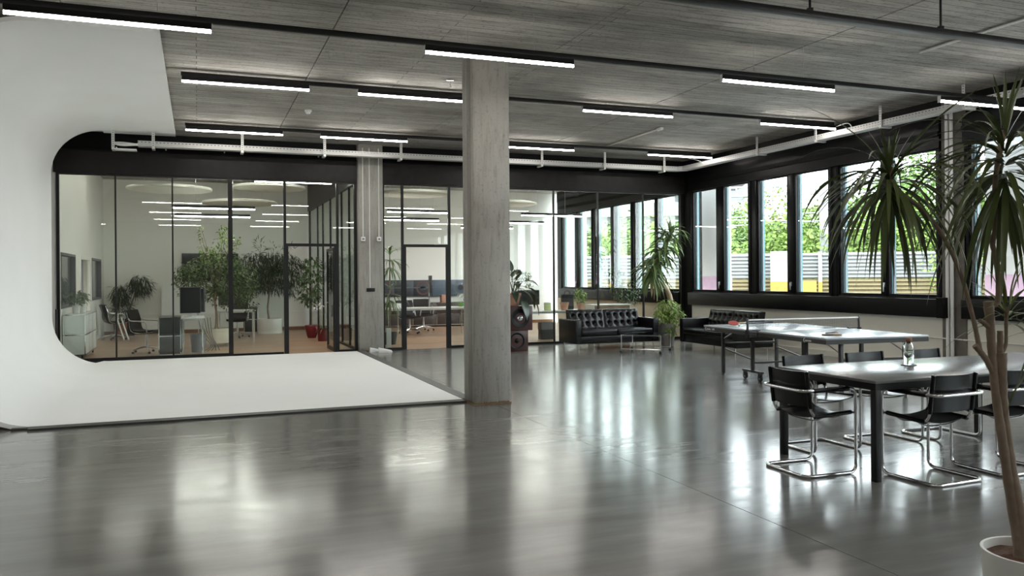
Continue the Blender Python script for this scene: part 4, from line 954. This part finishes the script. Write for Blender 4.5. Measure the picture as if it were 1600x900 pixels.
# ================================================================== OFFICE FURNITURE
def cabinet(name, lab, x, y, rz, W_, D_, H_, nx, nz, mt, z0=.02, cast=False, grp=None, knobs=False, sidemat=None):
    t = thing(name, lab, 'cabinet', (x, y, 0), rz, grp); cw = W_ / nx; chh = (H_ - z0) / nz; r = .010
    for i in range(nx):
        for j in range(nz):
            a = i * cw + .012; b = (i + 1) * cw - .012; c = z0 + j * chh + .012; d = z0 + (j + 1) * chh - .012
            p = MB().box(a, b, .004, .016, c, d).build('door', mt, t, bevel=.002)
            if knobs: MB().cyl((( a + b) / 2, .004, (c + d) / 2 + chh * .25), ((a + b) / 2, -.014, (c + d) / 2 + chh * .25), .011, n=10).build('knob', 'chrome', p)
    sm = sidemat or mt
    MB().box(0.002, .010, .015, D_ - .01, z0 + .01, H_ - .01).build('side_panel', sm, t); MB().box(W_ - .010, W_ - .002, .015, D_ - .01, z0 + .01, H_ - .01).build('side_panel', sm, t)
    MB().box(.01, W_ - .01, .01, D_ - .01, H_ - .012, H_ - .004).build('top_panel', sm, t); MB().box(.01, W_ - .01, D_ - .012, D_ - .004, z0 + .01, H_ - .01).build('back_panel', sm, t); MB().box(.01, W_ - .01, .012, D_ - .01, z0, z0 + .008).build('bottom_panel', sm, t)
    m = MB()
    for yy in (.006, D_ - .006):
        for i in range(nx + 1): m.box(i * cw - .008, i * cw + .008, yy - .008, yy + .008, z0, H_)
        for j in range(nz + 1): m.box(0, W_, yy - .008, yy + .008, z0 + j * chh - .008, z0 + j * chh + .008)
    for i in (0, nx):
        for j in range(nz + 1): m.box(i * cw - .008, i * cw + .008, 0, D_, z0 + j * chh - .008, z0 + j * chh + .008)
    m.build('tube_frame', 'chrome', t)
    for i in (0.06, W_ - .06):
        for yy in (.06, D_ - .06):
            if cast:
                MB().lathe([(.001, -.014), (.038, -.014), (.038, .014), (.001, .014)], c=(i, yy, .04), n=14, ax='y').box(i - .006, i + .006, yy - .01, yy + .02, .04, z0).build('castor', 'rubber', t)
            else: MB().cyl((i, yy, 0), (i, yy, z0), .012, n=8).build('foot', 'chrome', t)
    return t
cabinet('storage_cabinet', 'white cabinet on castors along the left wall of the left office', -2.0, 17.35, rad(90), 1.75, .38, .86, 3, 2, 'usm_white', .10, True)
cabinet('storage_pedestal', 'dark chrome-framed pedestal directly behind the left office glass', -.73, 17.62, 0, .40, .50, .76, 1, 2, 'usm_black')
cabinet('shelf_unit', 'small black and white shelf unit left of the willow-leaved tree', 1.20, 23.9, 0, .36, .36, .74, 1, 2, 'usm_black')
cabinet('sideboard', 'long dark brown sideboard with chrome frame along the right office wall', 4.6, 24.2, 0, 3.75, .40, .74, 5, 2, 'usm_brown', .06, knobs=True)
for i, (x, y, h, mt_) in enumerate([(-2.2, 17.75, .22, 'pot_white'), (-2.16, 18.35, .18, 'pot_white'), (-2.2, 18.75, .25, 'usm_white')]):
    t = thing('small_pot_plant', ['leafy plant in a white pot, front one on the white castor cabinet', 'small plant in a white pot, middle one on the white castor cabinet', 'small plant in a tall white pot, rear one on the white castor cabinet'][i], 'plant', (x, y, .87))
    MB().lathe([(.001, 0), (.06, 0), (.07, h), (.062, h), (.055, h - .03), (.001, h - .03)], n=20).build('pot', mt_, t, smooth=True)
    foliage([(0, 0, h + .10, (.15 if i == 0 else .1), (.2 if i == 0 else .1), .14 if i == 0 else .06)], 140 if i == 0 else 40, .09, .04, 'leaf_mid', t, rnd)
def office_chair(lab, loc, rz, mt, grp='swivel office chairs'):
    t = thing('office_chair', lab, 'chair', loc, rz, grp)      # faces +x
    for k in range(5):
        a = k * 2 * pi / 5 + .3
        l_ = MB().tube([(0, 0, .13), (.15 * cos(a), .15 * sin(a), .11), (.29 * cos(a), .29 * sin(a), .075)], [.022, .016, .012], 8).build('base_arm', 'chrome', t, smooth=True)
        MB().lathe([(.001, -.018), (.022, -.018), (.027, -.01), (.027, .01), (.022, .018), (.001, .018)], c=(.29 * cos(a), .29 * sin(a), .027), n=14, ax='y').build('castor', 'rubber', l_, smooth=True)
    MB().cyl((0, 0, .11), (0, 0, .40), .022, n=12).cyl((0, 0, .11), (0, 0, .26), .03, n=12).build('column', 'alu', t, smooth=True)
    P = smooth_path([(.24, 0, .475), (.12, 0, .458), (-.06, 0, .445), (-.19, 0, .48), (-.235, 0, .58), (-.25, 0, .72), (-.31, 0, .90)], 5)
    def sh(u, v):
        q = v * (len(P) - 1); i = min(int(q), len(P) - 2); p = P[i].lerp(P[i + 1], q - i); a = 2 * u - 1
        return (p.x - .0 + .02 * a * a * (1 if v > .5 else 0), a * .235, p.z + .02 * a * a * (0 if v > .5 else 1))
    MB().sheet(sh, 6, 36, th=.05).build('seat_shell', mt, t, smooth=True)
    for s_ in (-1, 1):
        MB().tube([(p.x + .004, s_ * .245, p.z - .022) for p in P], .008, 6).build('side_rail', 'chrome', t, smooth=True)
        MB().tube(fillet([(.12, s_ * .25, .45), (.13, s_ * .29, .66), (-.20, s_ * .29, .68), (-.255, s_ * .25, .72)], .05, 4), .012, 8).build('armrest', 'alu', t, smooth=True)
    MB().box(-.08, .08, -.09, .09, .40, .44).box(-.02, .02, -.24, .24, .425, .445).build('tilt_mechanism', 'plastic_dark', t, bevel=.006)
    return t
oc = office_chair('black swivel chair facing right, behind the second pane of the left office', (-1.0, 18.45, 0), rad(-22), 'brown_leather')
G2 = 'swivel office chairs'
dup(oc, (-1.95, 22.9, 0), rad(20), 'swivel chair far back near the left office wall')
dup(oc, (.95, 22.3, 0), rad(-100), 'swivel chair at the rear desk behind the ficus tree')
dup(oc, (5.35, 21.6, 0), rad(-75), 'swivel chair nearest the right office desk, seen through the doorway')
dup(oc, (6.0, 22.6, 0), rad(-95), 'swivel chair further back, close to the brown sideboard')
def desk(lab, x0, x1, y0, y1, z, top='desk_white', legs=None):
    t = thing('office_desk', lab, 'desk', (x0, y0, 0)); Wd, Dp = x1 - x0, y1 - y0
    MB().box(0, Wd, 0, Dp, z - .022, z).build('desktop', top, t, bevel=.003)
    for x in (legs or (.04, Wd - .04)):
        for y in (.05, Dp - .05): MB().cyl((x, y, 0), (x, y, z - .022), .018, n=10).build('leg', 'chrome', t, smooth=True)
    MB().box(.04, Wd - .04, .04, .06, z - .06, z - .022).box(.04, Wd - .04, Dp - .06, Dp - .04, z - .06, z - .022).build('frame', 'alu', t)
    return t
desk('white desk with chrome legs under the big monitors in the left office', -.33, .12, 17.70, 19.1, .74, legs=(.03, .41))
desk('white rear desk behind the ficus tree', .45, 1.35, 21.3, 22.0, .74)
desk('long white desk with chrome legs behind the right office doorway', 4.45, 6.95, 20.3, 21.1, .74, legs=(.05, .45, 2.2, 2.45))
desk('white desk by the windows behind the big-leaved philodendron', 6.75, 8.9, 17.75, 18.5, .70)
def monitor(lab, loc, rz, w_, h_, stand=True, lift=.12):
    t = thing('monitor', lab, 'monitor', loc, rz)
    MB().box(-w_ / 2, w_ / 2, -.02, .02, lift, lift + h_).build('housing', 'plastic_dark', t, bevel=.006)
    MB().box(-w_ / 2 + .012, w_ / 2 - .012, -.0215, -.0195, lift + .012, lift + h_ - .012).build('screen', 'screen_black', t)
    MB().box(-.03, .03, .02, .045, .01, lift + h_ * .5).build('stand', 'alu', t); MB().box(-.11, .11, -.07, .10, 0, .012).build('foot', 'alu', t, bevel=.003)
    return t
monitor('big dark monitor at the left end of the left office desk', (-.15, 18.1, .74), rad(8), .40, .54, lift=.08)
monitor('big blue-grey monitor right of the first one on the left office desk', (-.02, 18.75, .74), rad(-50), .46, .50, lift=.08)
monitor('smaller monitor on the rear desk behind the ficus trunk', (.75, 21.6, .74), pi, .55, .34)
monitor('monitor seen edge-on on the right office desk', (5.66, 20.6, .74), rad(80), .60, .45, lift=.38)
monitor('dark monitor standing behind the philodendron pot', (7.45, 18.2, .70), rad(10), .60, .36, lift=.14)
t = thing('wastebasket', 'grey wire wastebasket under the left office desk', 'basket', (-.0, 18.2, 0)); MB().lathe([(.13, .0), (.16, .38)], n=20).build('basket_wall', 'grey_mesh', t, smooth=True); MB().lathe([(.001, .002), (.13, .002)], n=20).build('basket_floor', 'grey_mesh', t)
m = MB()
for k in range(5): m.tube(smooth_path([(.0 + .06 * k, 18.6, .70), (.08 + .05 * k, 18.55, .35 + .05 * sin(k)), (.25 + .03 * k, 18.4, .12), (.1 + .08 * k, 18.2 + .05 * k, .01)], 5), .006, 5)
tag(m.build('desk_cables', 'rubber', None, smooth=True), 'black cables hanging under the left office desk', 'cable', kind='stuff')
t = thing('wall_screen', 'large black wall-mounted screen behind the ficus tree', 'screen', (-.42, 24.70, 1.45)); MB().box(0, 1.51, 0, .06, 0, .80).build('housing', 'plastic_dark', t, bevel=.005); MB().box(.015, 1.495, -.002, .001, .015, .785).build('screen', 'screen_black', t)
MB().box(.4, 1.1, .06, .10, .3, .5).build('wall_bracket', 'alu', t)
t = thing('whiteboard', 'pale whiteboard panel leaning by the office back wall', 'board', (-.95, 24.55, 0)); MB().box(0, .02, 0, .03, 0, 1.35).box(.95, .97, 0, .03, 0, 1.35).box(0, .97, 0, .03, .52, .54).box(0, .97, 0, .03, 1.33, 1.35).build('frame', 'white_paint', t); MB().box(.02, .95, .01, .02, .54, 1.33).build('board_panel', 'paper', t)
for i, dx in enumerate((0, .10)):  # bright slanted reflections modelled as solid white tubes
    t = thing('leaning_tube_light', ['white tube leaning to the left of the black pot, left one', 'white tube leaning to the left of the black pot, right one'][i], 'tube', (-1.86 + dx, 22.6, 0), group='white leaning tubes')
    MB().tube([(.12, 0, .02), (-.04, .0, .56)], .018, 8).build('tube', 'white_paint', t, smooth=True); MB().cyl((.118, 0, .0), (.125, 0, .03), .022, n=8).build('end_cap', 'alu', t)
# acoustic ceiling discs and office lamps
for x, y, z, r, lab in [(-.55, 19.0, 3.44, .86, 'round white acoustic disc, lower one over the left end of the office'), (-.75, 17.95, 3.66, .62, 'round white acoustic disc close to the header, leftmost'), (1.55, 19.4, 3.58, .80, 'round white acoustic disc over the door of the left office'), (1.0, 21.5, 3.4, .9, 'round white acoustic disc furthest back in the left office'), (4.85, 19.0, 3.5, .85, 'round white acoustic disc above the right office doorway'), (7.0, 18.9, 3.3, .9, 'round white acoustic disc just right of the big column')]:
    t = thing('acoustic_disc', lab, 'ceiling panel', (x, y, z), group='round acoustic discs')
    MB().lathe([(.001, 0), (r - .01, 0), (r, .012), (r, .045), (r - .01, .055), (.001, .055)], n=56).build('disc', 'felt_disc', t, smooth=True)
    for a in (0.5, 2.6, 4.7): MB().cyl((r * .7 * cos(a), r * .7 * sin(a), .05), (r * .7 * cos(a), r * .7 * sin(a), ZC - z - .003), .002, n=4).build('wire', 'alu', t)
for x, y, z, lab in [(-.48, 18.2, 2.98, 'nearest low one in the left office'), (-.48, 20.0, 2.94, 'second low one in the left office'), (-.35, 17.7, 3.60, 'high one close to the header, left office'), (1.15, 18.3, 3.60, 'high one above the office door'), (4.4, 20.0, 3.14, 'behind the right office doorway, upper'), (3.7, 18.6, 2.84, 'behind the right office doorway, lower'), (4.2, 17.55, 3.6, 'high one close to the header, right office'), (7.3, 18.3, 2.99, 'in front of the far windows'), (7.1, 20.2, 2.93, 'low one right of the big column'), (7.0, 17.6, 3.62, 'high one right of the big column'), (7.2, 22.8, 2.95, 'rearmost one by the far windows'), (-2.1, 18.0, 4.18, 'ceiling-mounted above the white castor cabinet'), (.3, 18.6, 4.18, 'ceiling-mounted above the ficus tree'), (-2.0, 20.4, 4.18, 'ceiling-mounted by the interior windows'), (.6, 20.6, 4.18, 'ceiling-mounted in the middle of the left office'), (4.6, 18.9, 4.18, 'ceiling-mounted inside the right office door'), (7.0, 19.6, 4.18, 'ceiling-mounted above the window desk')]:  # ceiling-mounted ones are added, unseen above the header, to brighten the office walls
    lamp(x, y, z, 'slim glowing pendant lamp, ' + lab, 'slim pendant lamps in the offices', wires=ZC, cat='lamp')
# wall pictures with barbell discs
for i in range(6):
    x = 4.43 + .61 * i
    t = thing('wall_picture', ['leftmost dark photo panel of the row on the office wall', 'second dark photo panel, left part of the barbell picture', 'third dark photo panel of the barbell row', 'fourth dark photo panel, with the middle ring', 'fifth photo panel, bluish, right of the middle ring', 'rightmost bluish photo panel with the last ring'][i], 'picture', (x, 24.72, .93), group='barbell photo panels')
    MB().box(.0, .605, 0, .04, 0, .51).build('panel', 'photo_blue' if i in (0, 4, 5) else 'photo_dark', t, bevel=.002)
    MB().box(0.003, .602, -.002, .0, .26, .285).build('bar_print', 'photo_bar', t)
    if i in (1, 3, 5):
        MB().lathe([(.17, -.003), (.19, -.004), (.21, -.004), (.225, -.003)], c=(.30, .002, .26), n=32, ax='y').build('ring_print', 'photo_ring' if i < 5 else 'photo_bar', t)
        MB().lathe([(.001, -.004), (.09, -.004)], c=(.30, .002, .26), n=20, ax='y').build('disc_print', 'usm_black', t)
# things on and under the right desks
m = MB()
items = [('paper_stack', 'paper', 4.7, 20.7, .74, .22, .30, .10, 'white paper stack at the left end of the right office desk', 'paper'), ('storage_box', 'usm_white', 4.95, 24.35, .745, .25, .25, .2, 'white box on the left end of the brown sideboard', 'box'),
 ('storage_box', 'terracotta', 7.05, 24.35, .745, .16, .2, .22, 'reddish box on the brown sideboard', 'box'), ('storage_box', 'usm_black', 8.0, 24.35, .745, .35, .25, .15, 'black box on the right end of the brown sideboard', 'box'), ('desk_box', 'green_plastic', 7.1, 18.0, .705, .16, .14, .10, 'green box on the window desk beside the speakers', 'box')]
for nm, mt_, x, y, z, a, b, c, lab, cat in items:
    t = thing(nm, lab, cat, (x, y, z)); MB().box(0, a, 0, b, 0, c).build('body', mt_, t, bevel=.004); MB().box(-.003, a + .003, -.003, b + .003, c + .001, c + .012).build('lid', mt_, t, bevel=.002)
t = thing('flower_pot', 'white orchid in a small green pot at the right end of the office desk', 'plant', (6.55, 20.7, .74)); MB().lathe([(.001, 0), (.04, 0), (.055, .10), (.045, .10), (.001, .08)], n=18).build('pot', 'green_plastic', t, smooth=True)
foliage([(0, 0, .28, .09, .06, .09)], 22, .07, .05, 'paper', t, rnd, nm='flowers'); foliage([(.05, 0, .12, .14, .1, .04)], 22, .14, .05, 'leaf_fresh', t, rnd)
t = thing('hand_bag', 'black bag with handle standing on the window desk', 'bag', (8.50, 18.25, .705)); MB().box(-.15, .15, -.07, .07, 0, .38).build('body', 'bag_black', t, bevel=.02); MB().tube(smooth_path([(-.07, 0, .38), (-.05, 0, .45), (.05, 0, .45), (.07, 0, .38)], 5), .01, 6).build('handle', 'bag_black', t, smooth=True)
def claypot(lab, x, y, z, r, h, plant):
    t = thing('clay_pot', lab, 'plant pot', (x, y, z)); MB().lathe([(.001, 0), (r * .68, 0), (r * .92, h * .78), (r, h * .78), (r * 1.02, h), (r * .9, h), (r * .85, h * .8), (.001, h * .8)], n=24).build('pot', 'terracotta', t, smooth=True)
    MB().lathe([(.001, h * .82), (r * .86, h * .82)], n=16).build('soil', 'bark_chips', t)
    if plant: foliage([(0, 0, h + .16, .15, .13, .2)], 130, .09, .04, 'leaf_fresh', t, rnd)
claypot('clay pot with a bright green plant beside the black bag', 8.76, 18.05, .705, .095, .17, True)
claypot('empty clay pot directly behind the left sofa arm', 8.28, 17.95, .705, .115, .19, False)
t = thing('glass_jar', 'pale yellow-green lidded jar on the window desk', 'jar', (7.88, 18.05, .705)); MB().lathe([(.001, 0), (.085, 0), (.09, .17), (.001, .17)], n=20).build('jar_body', 'yellow_green', t, smooth=True); MB().lathe([(.001, .172), (.088, .172), (.08, .195), (.001, .2)], n=20).build('lid', 'white_paint', t, smooth=True)
t = thing('side_shelf', 'low brown wooden counter with white top behind the sofa', 'shelf', (8.95, 17.7, 0)); MB().box(0, 1.02, 0, .45, .80, .83).build('shelf_top', 'desk_white', t, bevel=.003); MB().box(.02, 1.0, .02, .43, .04, .797).build('shelf_body', 'wood_brown', t, bevel=.004)
for x in (.0, 1.0): MB().box(x - .0, x + .02, 0, .45, 0, .80).build('side_panel', 'white_paint', t)
t = thing('felt_basket', 'grey felt basket standing on the floor under the window desk', 'basket', (7.88, 18.15, 0)); MB().box(-.17, .17, -.12, .12, .24, .42).build('basket_body', 'grey_felt', t, bevel=.01); MB().box(-.16, .16, -.11, .11, 0, .24).build('stand', 'plastic_dark', t, bevel=.004)
t = thing('silver_leaf_plant', 'pale silvery plant on the window desk behind the philodendron', 'plant', (7.15, 18.3, .705)); MB().lathe([(.001, 0), (.07, 0), (.09, .14), (.001, .12)], n=18).build('pot', 'pot_white', t, smooth=True); stem([(0, 0, .12), (.02, 0, .5), (.1, 0, .8)], [.008, .007, .005], par=t, mt='trunk_pale')
foliage([(.05, 0, .85, .28, .2, .18), (.32, 0, .75, .16, .15, .2)], 300, .07, .03, 'leaf_silver', t, rnd)
# shoes
def shoe(lab, x, y, rz):
    t = thing('sneaker', lab, 'shoe', (x, y, 0), rz, 'white sneakers by the back column')
    def up(u, v):
        L = .28 * v; w_ = .042 * (1 - .35 * (abs(v - .62) / .62) ** 2) * (1 if v < .93 else .7); a = pi * u
        h = .085 - .045 * max(0, (v - .35)) / .65 if v > .3 else .085 + .02 * (1 - v / .3)
        if v > .97: h *= .6
        return (L, w_ * cos(a), .022 + (h - .022) * sin(a) ** .7)
    MB().sheet(up, 10, 14).build('upper', 'paper', t, smooth=True)
    MB().prism([(-.003, -.035), (.1, -.038), (.2, -.046), (.262, -.03), (.285, 0), (.262, .03), (.2, .046), (.1, .038), (-.003, .035)], 0, .024, ax='z').build('sole', 'white_paint', t)
    m = MB(); 
    for k in range(5): m.box(.12 + .022 * k, .127 + .022 * k, -.022, .022, .087 - .007 * k, .092 - .007 * k)
    m.build('laces', 'grey_felt', t)
shoe('left white sneaker lying in front of the back column', 3.26, 16.55, rad(12)); shoe('right white sneaker lying in front of the back column', 3.42, 16.45, rad(-5))
t = thing('door_stopper_board', 'narrow white upright board just inside the right office glass', 'board', (3.78, 17.1, 0)); MB().box(-.05, .05, -.02, .02, .02, .45).build('board', 'white_paint', t, bevel=.004); MB().box(-.07, .07, -.05, .05, 0, .02).build('foot', 'white_paint', t)
m = tag(MB().box(-2.395, -2.375, 16.6, 16.7, .0, 1.0).build('wall_trunking', 'black_metal', None), 'black vertical trunking at the left edge of the glazed wall', 'trunking')

# ================================================================== OUTDOORS
def polar(az, d): return (d * sin(rad(az)), d * cos(rad(az)))
gr = struct('ground')
MB().box(11.3, 240, -80, 260, -1.0, -.6).build('asphalt_yard', 'asphalt', gr)
emb = MB().sheet(lambda u, v: (lambda p: (p[0], p[1], -.6 + 2.4 * v))(polar(-5 + 80 * u, 46 + 12 * v)), 20, 2).build('grass_bank', 'grass', gr)
for k in (-2, -1, 0, 1, 2):
    y0 = (-6.1, 1.36, 8.80, 16.88, 24.93)[k + 2]
    t = thing('facade_column', ['white concrete facade column outside, far behind the camera', 'white concrete facade column outside, beside the camera', 'white facade column with pink base outside the right-hand window', 'white facade column with pink base outside the window at the corner', 'white facade column outside the windows of the right office'][k + 2], 'column', (12.12, y0 + .39, -.6))
    MB().box(-.2, .25, -.37, .37, 0, 7).build('shaft', 'facade_white', t, bevel=.02); MB().box(-.205, .255, -.375, .375, 0.05, 2.1).build('painted_base', 'pink_paint', t)
# noise barrier
FP = [(13.0, 38.5), (16.8, 34.5), (21.3, 30.5), (28.5, 25.1), (34.5, 20.2), (42, 13)]
def fpt(s_):
    q = s_ * (len(FP) - 1); i = min(int(q), len(FP) - 2); return Vector(FP[i]).lerp(Vector(FP[i + 1]), q - i)
fence = thing('noise_barrier', 'white ribbed noise barrier with yellow foot beyond the windows', 'fence', (0, 0, -.6))
NPAN = 16
for i in range(NPAN):
    a, b = fpt(i / NPAN), fpt((i + 1) / NPAN); d = (b - a); L = d.length; ang = math.atan2(d.y, d.x)
    M = T(a.x, a.y, 0) @ R3(0, 0, ang)
    for (z0, z1, mt_, nm) in ((1.95, 3.05, 'fence_white', 'ribbed_panel'), (0.1, 1.93, 'fence_tan', 'lower_panel')):
        m = MB(); n = int((z1 - z0) / .157); pr = []; hh = (z1 - z0) / n
        for j in range(n): pr += [(-.11, z0 + hh * j), (.0, z0 + hh * (j + .35)), (-.01, z0 + hh * (j + .5))]
        o = pr + [(-.11, z1), (-.2, z1), (-.2, z0)]
        m.v = [tuple(M @ Vector((q, -x, z))) for q in (0.06, L - .06) for x, z in o]; k = len(o)
        m.f = [(j, (j + 1) % k, k + (j + 1) % k, k + j) for j in range(k)]
        m.build(nm, mt_, fence)
    wide = False
    w_ = .5 if wide else .07
    mp = MB(); mp.tbox(M @ T(w_ / 2 - .05, .02, 2.45), w_ * 2 if wide else w_ * 2, .3, 1.25 if wide else 1.3); mp.build('post', 'outdoor_white', fence)
    MB().tbox(M @ T(w_ / 2 - .05, .02, .9), w_ * 2 + .02, .32, 1.80).build('post_foot', 'fence_yellow', fence)
for px_, w2, z1, lab in ((39.25, .34, 3.12, 'thick white gate post with yellow foot in front of the noise barrier'), (41.1, .30, 1.86, 'low yellow block in front of the noise barrier')):
    x, y = polar(px_, 36.7 if px_ < 40 else 36.0); t = thing('barrier_post', lab, 'post', (x, y, -.6), rad(-37))
    MB().box(-w2, w2, -.15, .15, 1.84, z1).build('post_shaft', 'outdoor_white' if z1 > 2 else 'fence_tan', t); MB().box(-w2 - .01, w2 + .01, -.16, .16, -.4, 1.84).build('post_foot', 'fence_yellow', t)
def leafball(seed, R_, n, ls):
    r_ = random.Random(seed); m = MB(); sub = [(Vector((r_.gauss(0, .5), r_.gauss(0, .5), r_.gauss(0, .45))), r_.uniform(.35, .6)) for _ in range(11)]
    for _ in range(n):
        c, rr = sub[r_.randrange(11)]; d = Vector((r_.gauss(0, 1), r_.gauss(0, 1), r_.gauss(0, 1))).normalized(); p = (c + d * rr * r_.uniform(.75, 1.05)) * R_
        u = Vector((r_.gauss(0, 1), r_.gauss(0, 1), r_.gauss(0, 1))).normalized(); w_ = u.cross(d + Vector((.01, 0, 0))).normalized(); s_ = ls * r_.uniform(.6, 1.3)
        m.add([p - u * s_, p + w_ * s_ * .6, p + u * s_, p - w_ * s_ * .6], [(0, 1, 2, 3)])
    return m
CR = [leafball(s_, 1, 9000, .034).mesh('crown', mt_) for s_, mt_ in ((1, 'leaf_tree'), (2, 'leaf_tree_pale'), (3, 'leaf_tree'), (4, 'leaf_tree_pale'))]
TR = MB().tube([(0, 0, 0), (.05, 0, .5), (0, 0, 1)], [.06, .045, .03], 8).mesh('trunk', 'trunk')
trees = [(24.5, 52, 4.0, 5.2, 'leftmost'), (27.5, 50, 4.2, 5.6, 'second'), (30.5, 54, 4.2, 5.4, 'third'), (33.3, 50, 3.6, 4.2, 'bushy'), (35.4, 47, 2.3, 6.2, 'slim'), (37.6, 56, 3.4, 4.0, 'low'), (39.6, 46, 3.2, 4.2, 'round'), (41.7, 44, 3.3, 5.7, 'tall'), (43.6, 49, 3.6, 6.2, 'tall'), (45.6, 45, 3.0, 6.2, 'pale'), (47.6, 47, 3.9, 8.6, 'tallest'), (49.8, 42, 3.4, 5.0, 'round'), (51.8, 44, 3.8, 7.5, 'big'), (54.5, 42, 3.6, 6.4, 'rightmost')]
labs = ['seen at the left end of the office windows', 'seen in the second office window', 'seen in the middle office windows', 'seen behind the yucca in the office window', 'beside the white facade column in the corner window', 'low behind the pink station roof', 'behind the thick white barrier post', 'left of the overhead-line mast', 'just right of the overhead-line mast', 'behind the hanging dracaena leaves', 'rising highest, right of the hanging dracaena leaves', 'low at the right end of the long window row', 'behind the right-hand dracaena crown', 'at the right edge beyond the last window']
for i, (az, d, r_, top, ad) in enumerate(trees):
    x, y = polar(az, d); t = thing('tree', '%s green tree %s' % (ad, labs[i]), 'tree', (x, y, -.6), rnd.uniform(0, 6), 'trees behind the noise barrier')
    link('crown', CR[i % 4], t, loc=(0, 0, top * .5 + .6), scale=(r_, r_, top * .46)); link('trunk', TR, t, scale=(3, 3, top * .7))
hb = MB(); r_ = random.Random(5)
for _ in range(26000):
    az = r_.uniform(20, 57); d = r_.uniform(40, 46); x, y = polar(az, d); z = -.4 + r_.random() ** .7 * (3.6 + .9 * sin(az * 2.3) + .6 * sin(az * 5.1)); s_ = r_.uniform(.08, .17)
    u = Vector((r_.gauss(0, 1), r_.gauss(0, 1), r_.gauss(0, 1))).normalized(); w_ = u.orthogonal().normalized(); p = Vector((x, y, z))
    hb.add([p - u * s_, p + w_ * s_ * .6, p + u * s_, p - w_ * s_ * .6], [(0, 1, 2, 3)])
tag(hb.build('shrubbery', 'leaf_tree_pale', None), 'continuous light green shrubbery right behind the white noise barrier', 'shrubs', kind='stuff')
# far building with dark window bands
x, y = polar(35.9, 120)
t = thing('apartment_building', 'white building with dark window bands in the second window', 'building', (x, y, -.6), rad(-36))
MB().box(-9, 3.8, 0, 12, 0, 24).build('wall', 'outdoor_white', t)
for k in range(7):
    MB().box(-7.5, -.2, -.1, .05, 4 + 2.9 * k, 5.5 + 2.9 * k).build('window', 'facade_dark', t); MB().box(.6, 2.4, -.1, .05, 4 + 2.9 * k, 5.5 + 2.9 * k).build('window', 'facade_dark', t)
x, y = polar(38.6, 80)
t = thing('station_roof', 'long pinkish sloping roof between the trees', 'building', (x, y, -.6), rad(-38))
MB().prism([(-7.5, 5.6), (5.5, 8.8), (8.5, 8.8), (8.5, 5.0), (-7.5, 5.0)], 0, 6).build('roof', 'roof_pink', t); MB().box(-7.5, 8.5, .5, 5.5, 0, 5).build('wall', 'outdoor_grey', t)
x, y = polar(45.2, 75)
t = thing('office_block', 'pale building with a grid of windows behind the hanging dracaena', 'building', (x, y, -.6), rad(-45))
MB().box(-6, 7, 0, 10, 0, 7.4).build('wall', 'outdoor_white', t)
for i in range(8):
    for j in range(2): MB().box(-5.6 + 1.55 * i, -4.6 + 1.55 * i, -.08, .05, 2.2 + 2.4 * j, 3.9 + 2.4 * j).build('window', 'facade_dark', t)
x, y = polar(28.5, 62)
t = thing('railway_platform', 'pale platform building above the shrubs in the office windows', 'building', (x, y, -.6), rad(-29))
MB().box(-16, 9, 0, 5, 6.6, 7.6).box(-15, 8, 1, 4, 0, 6.6).build('wall', 'outdoor_white', t); MB().box(-16.5, 9.5, -.5, 5.5, 8.9, 9.3).build('roof', 'outdoor_grey', t)
for i in range(9): MB().box(-14 + 2.6 * i, -13.6 + 2.6 * i, 1, 1.3, 7.6, 8.9).build('post', 'outdoor_grey', t)
x, y = polar(42.1, 41)
t = thing('overhead_line_mast', 'pale railway mast with long horizontal lattice beams', 'mast', (x, y, -.6), rad(-40))
MB().box(-.2, .2, -.2, .2, 0, 9.2).build('mast', 'outdoor_white', t)
for z in (5.9, 7.8):
    m = MB().box(-6.5, 8.5, -.15, .15, z, z + .09).box(-6.5, 8.5, -.15, .15, z + .42, z + .5)
    for k in range(25): m.box(-6.4 + .6 * k, -6.32 + .6 * k, -.12, .12, z, z + .45)
    m.build('lattice_beam', 'outdoor_white', t)
for z in (4.4, 4.8, 6.9): MB().tube([(-8, 0, z), (0, 0, z + .25), (9, 0, z + .1)], .035, 5).build('wire', 'outdoor_white', t)
MB().box(-3.3, -3.15, -.1, .1, 3.9, 5.9).build('hanger_post', 'outdoor_grey', t)
